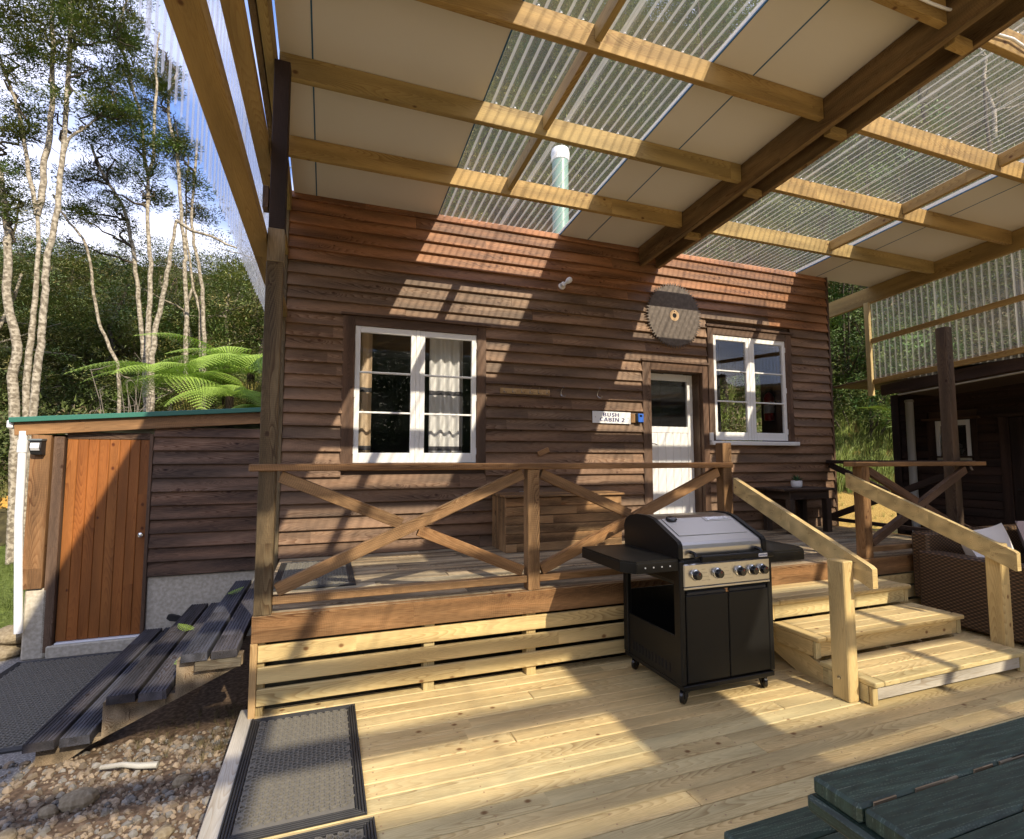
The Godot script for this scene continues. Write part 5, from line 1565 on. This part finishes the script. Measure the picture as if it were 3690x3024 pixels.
	var C := {
		"B":[-10.0,[[-4.97,8.67,0.24,0.18],[-4.65,8.56,0.31,0.21],[-4.29,8.93,0.39,0.22],[-3.83,8.94,0.37,0.22],[-3.58,8.59,0.31,0.26],[-4.07,8.48,0.39,0.22],[-4.69,8.09,0.37,0.20],[-4.91,7.62,0.24,0.16],[-4.37,7.93,0.38,0.20],[-3.85,7.99,0.43,0.24],[-3.53,7.65,0.34,0.17],[-4.76,7.13,0.27,0.11],[-4.26,7.09,0.23,0.11],[-3.81,7.24,0.26,0.12],[-3.41,7.20,0.20,0.10],[-4.19,9.43,0.80,0.26],[-4.88,9.28,0.50,0.25],[-3.66,9.61,0.48,0.26]]],
		"A":[-10.0,[[-4.98,6.24,0.24,0.13],[-4.80,5.72,0.15,0.16],[-4.64,5.51,0.17,0.09],[-4.83,5.24,0.12,0.07],[-4.86,6.73,0.19,0.11],[-4.64,6.62,0.21,0.10],[-5.18,7.15,0.23,0.24],[-5.29,8.08,0.29,0.32]]],
		"D":[-12.0,[[-4.34,7.73,0.34,0.26],[-4.56,7.30,0.33,0.16],[-4.74,6.93,0.23,0.14],[-4.15,7.47,0.21,0.20],[-4.63,6.36,0.33,0.10],[-4.31,6.54,0.38,0.10],[-4.11,6.22,0.29,0.09],[-4.50,6.11,0.31,0.08],[-4.75,5.68,0.23,0.09]]],
		"E":[-11.0,[[-3.47,7.46,0.29,0.21],[-3.19,7.14,0.29,0.23],[-3.40,6.70,0.26,0.19],[-3.20,6.48,0.28,0.10],[-3.83,9.52,0.17,0.17],[-3.62,9.05,0.15,0.11],[-3.76,9.93,0.18,0.19],[-3.76,8.77,0.15,0.09],[-3.87,6.36,0.19,0.11]]],
		"F":[-12.5,[[-3.60,9.50,0.27,0.15],[-3.46,9.19,0.21,0.13],[-3.85,9.17,0.23,0.19],[-3.73,10.41,0.20,0.15],[-3.49,10.09,0.18,0.13],[-3.30,8.80,0.22,0.15],[-3.37,8.24,0.23,0.17],[-3.97,9.74,0.14,0.09]]],
		"G":[-13.0,[[-3.26,8.22,0.25,0.23],[-3.09,7.68,0.28,0.23],[-3.32,8.66,0.23,0.16],[-2.98,7.14,0.29,0.20]]],
	}
	var defs := [
		["kanuka_tree", ["A"], "A", "leaning pale trunk tree at the picture's edge left of the shed"],
		["kanuka_tree", ["B1", "B1l", "B1c", "B2", "B2b"], "B", "tall twin-stemmed pale tree above the shed's gutter end"],
		["kanuka_tree", ["C"], "", "thin grey leaning sapling behind the bare twiggy shrubs"],
		["kanuka_tree", ["D"], "D", "slender tree whose dark crown leans towards the twin-stemmed tree"],
		["kanuka_tree", ["E1", "E1l", "E1r", "E2", "E2b"], "E", "pale forked tree with a snapped limb above the tree ferns"],
		["kanuka_tree", ["F"], "F", "straight pale tree next to the forked one"],
		["kanuka_tree", ["G"], "G", "mottled tree nearest the clear corrugated screen"],
		["kanuka_tree", ["H"], "", "thin bent tree close behind the mottled one"]]
	for q in defs:
		var t = thing(q[0], q[3], "tree")
		var tr := Acc.new()
		for k in q[1]:
			var pts: Array = T[k][1].duplicate()
			if not ("l" in k or "c" in k or "r" in k or "b" in k):
				var p0: Vector3 = pts[0]
				pts.push_front(Vector3(p0.x + 0.05, height(p0.x, p0.z) - 0.1, p0.z))
			# bend each stretch a little
			var fine := []
			for i in pts.size() - 1:
				for j in 3:
					var u := j / 3.0
					fine.append(pts[i].lerp(pts[i + 1], u) + Vector3(rng.randf_range(-1, 1), 0, rng.randf_range(-1, 1)) * 0.012)
			fine.append(pts[-1])
			tube_into(tr, fine, T[k][0] * 0.85, T[k][0] * 0.4, 8)
		mi("trunk", tr.mesh(), M.bark, t)
		if q[2]:
			var z: float = C[q[2]][0]
			var bl := []
			var br := Acc.new()
			var tip: Vector3 = T[q[1][0]][1][-1]
			for b in C[q[2]][1]:
				bl.append([b[0], b[1], z + rng.randf_range(-0.5, 0.5), b[2] * 1.15, b[3] * 1.1])
				# a limb from the nearest stem point below into the clump
				var best := Vector3.ZERO
				var bd := 99.0
				for k in q[1]:
					for p in T[k][1]:
						var e: float = p.distance_to(Vector3(b[0], b[1] - 0.5, z))
						if e < bd and p.y < b[1] + 0.2:
							bd = e
							best = p
				if bd < 3.0:
					tube_into(br, wander(best, Vector3(b[0], b[1], z), 6, 0.12), 0.028, 0.010, 5)
					for j in 6:
						var a := Vector3(b[0] + rng.randf_range(-0.3, 0.3) * b[2], b[1], z)
						tube_into(br, wander(a, a + Vector3(rng.randf_range(-1, 1) * b[2], rng.randf_range(-0.2, 0.8) * b[3], rng.randf_range(-0.5, 0.5)), 4, 0.05), 0.010, 0.004, 4)
			mi("branches", br.mesh(), M.darkbark, t)
			crown(t, bl, 25.0, 0.42, spr, Color(0.115, 0.145, 0.042))
	# trees of the wood behind
	var far := spray_mesh(6, 90, 0.13, 0.022, 0.4)
	for i in 96:
		var x := rng.randf_range(-13.0, 13.0)
		var z := rng.randf_range(-24.0, -13.6)
		if i < 24 or (i >= 62 and i < 82):
			x = rng.randf_range(-10.5, -1.2)
			z = rng.randf_range(-21.0, -14.0) if i < 24 else rng.randf_range(-26.0, -17.0)
			if i >= 62: x = rng.randf_range(-14.0, -2.5)
		if i >= 46 and i < 62:
			x = rng.randf_range(0.5, 13.5)
			z = rng.randf_range(-14.5, -10.2)
		elif i >= 82:
			x = rng.randf_range(1.0, 12.0)
			z = rng.randf_range(-27.0, -17.0)
		elif i >= 38 and i < 62:
			x = rng.randf_range(13.5, 24.0)
			z = rng.randf_range(-20.0, -6.0)
		var g := height(x, z)
		var h := rng.randf_range(3.8, 6.6) if i < 24 or (i >= 62 and i < 82) else (rng.randf_range(4.5, 8.5) if i < 46 else rng.randf_range(8.5, 13.5))
		var tone: String = ["dark green", "olive green", "brownish green"][i % 3]
		var where := [tone + " bushy tree in the wood beyond the shed, behind the pale trunks", "trees of the wood beyond the shed"]
		if i >= 82 or (i >= 46 and i < 62): where = [tone + " tree on the hill seen through the clear roof above the cabin", "trees seen through the clear roof"]
		elif i >= 38 and i < 46: where = [tone + " tree beyond the clear screen over the dark cabin", "trees beyond the clear screen"]
		elif i >= 24 and i < 62: where = [tone + " tree high on the wooded hillside behind the cabin", "trees on the hillside"]
		if i < 24 or (i >= 62 and i < 82): h = clampf(0.6 - 0.36 * z - g, 2.2, h)
		var t = thing("wood_tree", where[0], "tree", Vector3(x, g - 0.1, z), where[1])
		var tr := Acc.new()
		var lean := Vector3(rng.randf_range(-0.8, 0.8), h, rng.randf_range(-0.6, 0.6))
		var st := wander(Vector3.ZERO, lean, 7, 0.18)
		tube_into(tr, st, 0.09, 0.03, 6)
		var bl := []
		for k in (8 if i < 46 else 16):
			var p: Vector3 = st[2 + k % 5] + Vector3(rng.randf_range(-1.5, 1.5), rng.randf_range(-0.3, 0.9), rng.randf_range(-1.2, 1.2))
			tube_into(tr, wander(st[2 + k % 5], p, 4, 0.1), 0.03, 0.01, 5)
			bl.append([p.x, p.y + 0.1, p.z, rng.randf_range(0.8, 1.4) * (1.0 if i < 46 or i >= 62 else 1.4), rng.randf_range(0.35, 0.7) * (1.0 if i < 46 or i >= 62 else 1.6)])
		mi("trunk", tr.mesh(), M.bark if i % 3 == 0 else M.darkbark, t)
		crown(t, bl, 7.5, 0.55, far, [Color(0.11, 0.15, 0.045), Color(0.17, 0.205, 0.065), Color(0.15, 0.16, 0.06)][i % 3])
	# undergrowth on the slopes
	var xf := []
	var cols := []
	for i in 9200:
		var x := rng.randf_range(-14.0, 16.0)
		var z := rng.randf_range(-26.0, -12.6)
		if i > 5200:
			x = rng.randf_range(0.0, 16.0)
			z = rng.randf_range(-25.0, -9.8)
		elif i > 3400:
			x = rng.randf_range(12.5, 24.0)
			z = rng.randf_range(-18.0, -4.0)
			if 0.8 * x - 0.58 * z < 16.0: continue
		var s := rng.randf_range(0.5, 1.1)
		if i < 900:
			x = rng.randf_range(-8.5, -1.0)
			z = rng.randf_range(-15.5, -13.0)
		xf.append(Transform3D(Basis.from_euler(Vector3(rng.randf_range(-0.5, 0.5), rng.randf() * TAU, rng.randf_range(-0.5, 0.5))).scaled_local(Vector3(s, s * 1.3, s)), Vector3(x, height(x, z) + rng.randf_range(0.05, 1.3), z)))
		var k := rng.randf_range(0.5, 1.5)
		cols.append(Color(0.115 * k, 0.145 * k, 0.045 * k) if rng.randf() < (0.8 if i <= 5200 else 0.45) else Color(0.17 * k, 0.135 * k, 0.08 * k))
	tag(many("undergrowth", self, far, M.leaf, xf, cols), "dense dark undergrowth covering the slopes behind the cabins", "undergrowth", "", "stuff")
	# wooded slope across the valley, behind the viewer
	xf = []
	cols = []
	for i in 2600:
		var x := rng.randf_range(-40.0, 40.0)
		var z := rng.randf_range(21.0, 48.0)
		var s := rng.randf_range(1.6, 3.6)
		xf.append(Transform3D(Basis.from_euler(Vector3(rng.randf_range(-0.5, 0.5), rng.randf() * TAU, rng.randf_range(-0.5, 0.5))).scaled_local(Vector3(s, s * 1.5, s)), Vector3(x, height(x, z) + rng.randf_range(0.2, 3.0), z)))
		var k := rng.randf_range(0.6, 1.4)
		cols.append(Color(0.05 * k, 0.075 * k, 0.022 * k))
	tag(many("far_wood", self, far, M.leaf, xf, cols), "wooded slope across the valley", "wood", "", "stuff")

func plants():
	# tree ferns above the shed roof
	var fr := frond_mesh(1.0, 26, 0.24, 0.62, 7)
	var fi := 0
	for q in [[-1.98, 2.62, -8.7, 1.45, "broad bright green tree fern above the shed roof's middle"], [-1.15, 2.82, -8.9, 1.5, "bright green tree fern nearest the roof post"], [-1.32, 2.36, -8.2, 1.0, "young tree fern with brown stem just over the shed roof"], [-0.85, 2.10, -8.0, 0.7, "small fern at the post above the shed roof"], [-1.6, 3.05, -9.6, 1.45, "taller tree fern behind the broad one"]]:
		var t = thing("tree_fern", q[4], "tree fern", Vector3(q[0], height(q[0], q[2]), q[2]))
		var h: float = q[1] - height(q[0], q[2])
		var tr := Acc.new()
		tube_into(tr, wander(Vector3.ZERO, Vector3(0, h, 0), 6, 0.03), 0.09, 0.055, 8)
		mi("trunk", tr.mesh(), M.trunkfern, t)
		for k in 15:
			var f := TAU * k / 15.0 + rng.randf_range(-0.15, 0.15) + fi
			var s: float = q[3] * rng.randf_range(0.8, 1.1)
			mi("frond", fr, M.fern, t, Vector3(0, h - 0.02, 0), Basis.from_euler(Vector3(rng.randf_range(-0.2, 0.2), f, rng.randf_range(-0.1, 0.45)), EULER_ORDER_YZX).scaled_local(Vector3(s, s, s)))
		for k in 5:
			var f := rng.randf() * TAU
			mi("dead_frond", fr, M.fernold, t, Vector3(0, h - 0.08, 0), Basis.from_euler(Vector3(0, f, -0.75), EULER_ORDER_YZX).scaled_local(Vector3(0.7, 0.7, 0.6) * q[3]))
		fi += 1
	# bare twiggy shrubs
	for q in [[-3.1, -9.6, 2.0, "grey leafless shrub in front of the wood above the shed roof"], [-3.0, -10.6, 2.9, "taller bare twiggy shrub behind the grey leafless one"], [-2.55, -9.2, 1.7, "low tangle of bare twigs beside the tree ferns"]]:
		var t = thing("bare_shrub", q[3], "shrub", Vector3(q[0], height(q[0], q[1]), q[1]))
		var acc := Acc.new()
		for k in 22:
			var a := Vector3(rng.randf_range(-0.15, 0.15), 0, rng.randf_range(-0.15, 0.15))
			var b := a + Vector3(rng.randf_range(-0.8, 0.8), q[2] * rng.randf_range(0.6, 1.1), rng.randf_range(-0.5, 0.5))
			var st := wander(a, b, 6, 0.10)
			tube_into(acc, st, 0.014, 0.005, 4)
			for j in 7:
				var c: Vector3 = st[2 + j % 5]
				var e := c + Vector3(rng.randf_range(-0.5, 0.5), rng.randf_range(0.0, 0.4), rng.randf_range(-0.4, 0.4))
				tube_into(acc, wander(c, e, 4, 0.05), 0.006, 0.0025, 3)
		mi("twigs", acc.mesh(), M.twig, t)
	# leafy bushes in the gap between the cabins
	var broad := spray_mesh(9, 46, 0.16, 0.045, 0.8)
	for q in [[12.9, -9.3, 1.3, 2.6, 0, "dense broad-leaved bush between the two cabins, lower part"], [13.9, -10.4, 1.8, 4.8, 0, "taller dark bush behind the broad-leaved one between the cabins"], [14.6, -9.2, 1.6, 3.4, 1, "light-flecked bush beside the palm between the cabins"], [12.4, -10.6, 1.5, 4.2, 0, "dark bush at the cabin corner in the gap"], [15.8, -11.0, 2.2, 6.5, 1, "tall overgrown bush at the back of the gap"]]:
		var t = thing("garden_bush", q[5], "bush", Vector3(q[0], height(q[0], q[1]), q[1]))
		var tr := Acc.new()
		var bl := []
		for k in 10:
			var p := Vector3(rng.randf_range(-0.8, 0.8) * q[2], q[3] * rng.randf_range(0.15, 0.95), rng.randf_range(-0.8, 0.8) * q[2])
			tube_into(tr, wander(Vector3(p.x * 0.2, 0, p.z * 0.2), p, 5, 0.1), 0.035, 0.012, 5)
			bl.append([p.x, p.y, p.z, 0.75 * q[2] * 0.7, 0.6])
		mi("stems", tr.mesh(), M.darkbark, t)
		crown(t, bl, 7.0, 0.42, broad, Color(0.062, 0.105, 0.022) if q[4] == 0 else Color(0.10, 0.15, 0.035), 0.9)
	var pa = thing("fan_palm", "small palm with long narrow leaflets in the gap between the cabins", "palm", Vector3(12.9, height(12.9, -8.3), -8.3))
	tube("trunk", pa, wander(Vector3.ZERO, Vector3(0, 0.9, 0), 4, 0.02), 0.06, 0.05, M.darkbark)
	for k in 9:
		var f := k * 0.7 + 0.3
		var acc := Acc.new()
		for j in 16:
			var t := 0.15 + 0.85 * j / 16.0
			var p := Vector3(1.25 * t, 0.75 * t - 0.75 * t * t, 0)
			for s in [-1.0, 1.0]:
				var d := Vector3(0.6, -0.10, s).normalized()
				var w := Vector3(0.022, 0, 0)
				acc.flat(p - w, p + w, p + d * 0.48 * (1.1 - 0.6 * t), Vector3.UP)
		mi("leaf", acc.mesh(), M.palm, pa, Vector3(0, 0.9, 0), Basis.from_euler(Vector3(0, f, 0.35 * sin(k * 2.1)), EULER_ORDER_YZX))
	# grass
	var blade := Acc.new()
	var r := RandomNumberGenerator.new()
	r.seed = 2
	for i in 14:
		var f := r.randf() * TAU
		var d := Vector3(cos(f), 0, sin(f))
		var o := d * r.randf() * 0.08
		var s := Vector3(-d.z, 0, d.x) * 0.006
		var m := o + Vector3.UP * 0.6 + d * 0.12
		var tip := o + Vector3.UP * 0.9 + d * r.randf_range(0.25, 0.5)
		blade.flat(o - s, o + s, m + s, (Vector3.UP + d).normalized())
		blade.flat(o - s, m + s, m - s, (Vector3.UP + d).normalized())
		blade.flat(m - s, m + s, tip, (Vector3.UP + d).normalized())
	var bm := blade.mesh()
	var xf := []
	var cols := []
	for i in 5200:
		var x := rng.randf_range(9.3, 16.0)
		var z := rng.randf_range(-12.0, -5.5)
		var t := 0.8 * x - 0.58 * z - 13.2
		if t < -1.2 or t > 3.6 or (t > -0.4 and t < 0.9 and rng.randf() < 0.75): continue
		var s := rng.randf_range(0.25, 0.6) if t > 0.9 else rng.randf_range(0.08, 0.16)
		xf.append(Transform3D(Basis.from_euler(Vector3(0, rng.randf() * TAU, 0)).scaled_local(Vector3(s * 1.2, s, s * 1.2)), Vector3(x, height(x, z), z)))
		var k := rng.randf_range(0.7, 1.5)
		cols.append(Color(0.17 * k, 0.215 * k, 0.045 * k))
	tag(many("grass", self, bm, M.leaf, xf, cols), "long bright grass on the bank between the cabins", "grass", "", "stuff")
	xf = []
	cols = []
	for i in 9000:
		var x := rng.randf_range(-8.0, -2.5)
		var z := rng.randf_range(-12.3, -5.7)
		if x < -0.6 * (-z) - 1.2: continue
		var s := rng.randf_range(0.035, 0.075)
		xf.append(Transform3D(Basis.from_euler(Vector3(0, rng.randf() * TAU, 0)).scaled_local(Vector3(s * 2.2, s, s * 2.2)), Vector3(x, -0.115, z)))
		var k := rng.randf_range(0.7, 1.4)
		cols.append(Color(0.15 * k, 0.20 * k, 0.045 * k))
	for i in 700:
		var x := rng.randf_range(-8.0, -3.6)
		var z := rng.randf_range(-14.0, -13.0)
		var s := rng.randf_range(0.25, 0.6)
		xf.append(Transform3D(Basis.from_euler(Vector3(0, rng.randf() * TAU, 0)).scaled_local(Vector3(s, s, s)), Vector3(x, height(x, z), z)))
		var k := rng.randf_range(0.6, 1.2)
		cols.append(Color(0.22 * k, 0.21 * k, 0.08 * k))
	tag(many("lawn_grass", self, bm, M.leaf, xf, cols), "short lawn grass beyond the shed", "grass", "", "stuff")
	xf = []
	cols = []
	for i in 120:
		var x := rng.randf_range(-0.95, -0.42)
		var z := rng.randf_range(-3.75, -3.15)
		if rng.randf() < 0.6 and x < -0.6: continue
		var s := rng.randf_range(0.03, 0.08)
		xf.append(Transform3D(Basis.from_euler(Vector3(rng.randf_range(-0.4, 0.4), rng.randf() * TAU, 0)).scaled_local(Vector3(s * 1.5, s, s * 1.5)), Vector3(x, -0.088, z)))
		var k := rng.randf_range(0.5, 1.2)
		cols.append(Color(0.20 * k, 0.16 * k, 0.07 * k))
	tag(many("weeds", self, bm, M.leaf, xf, cols), "dry weeds growing under the side steps", "weeds", "", "stuff")
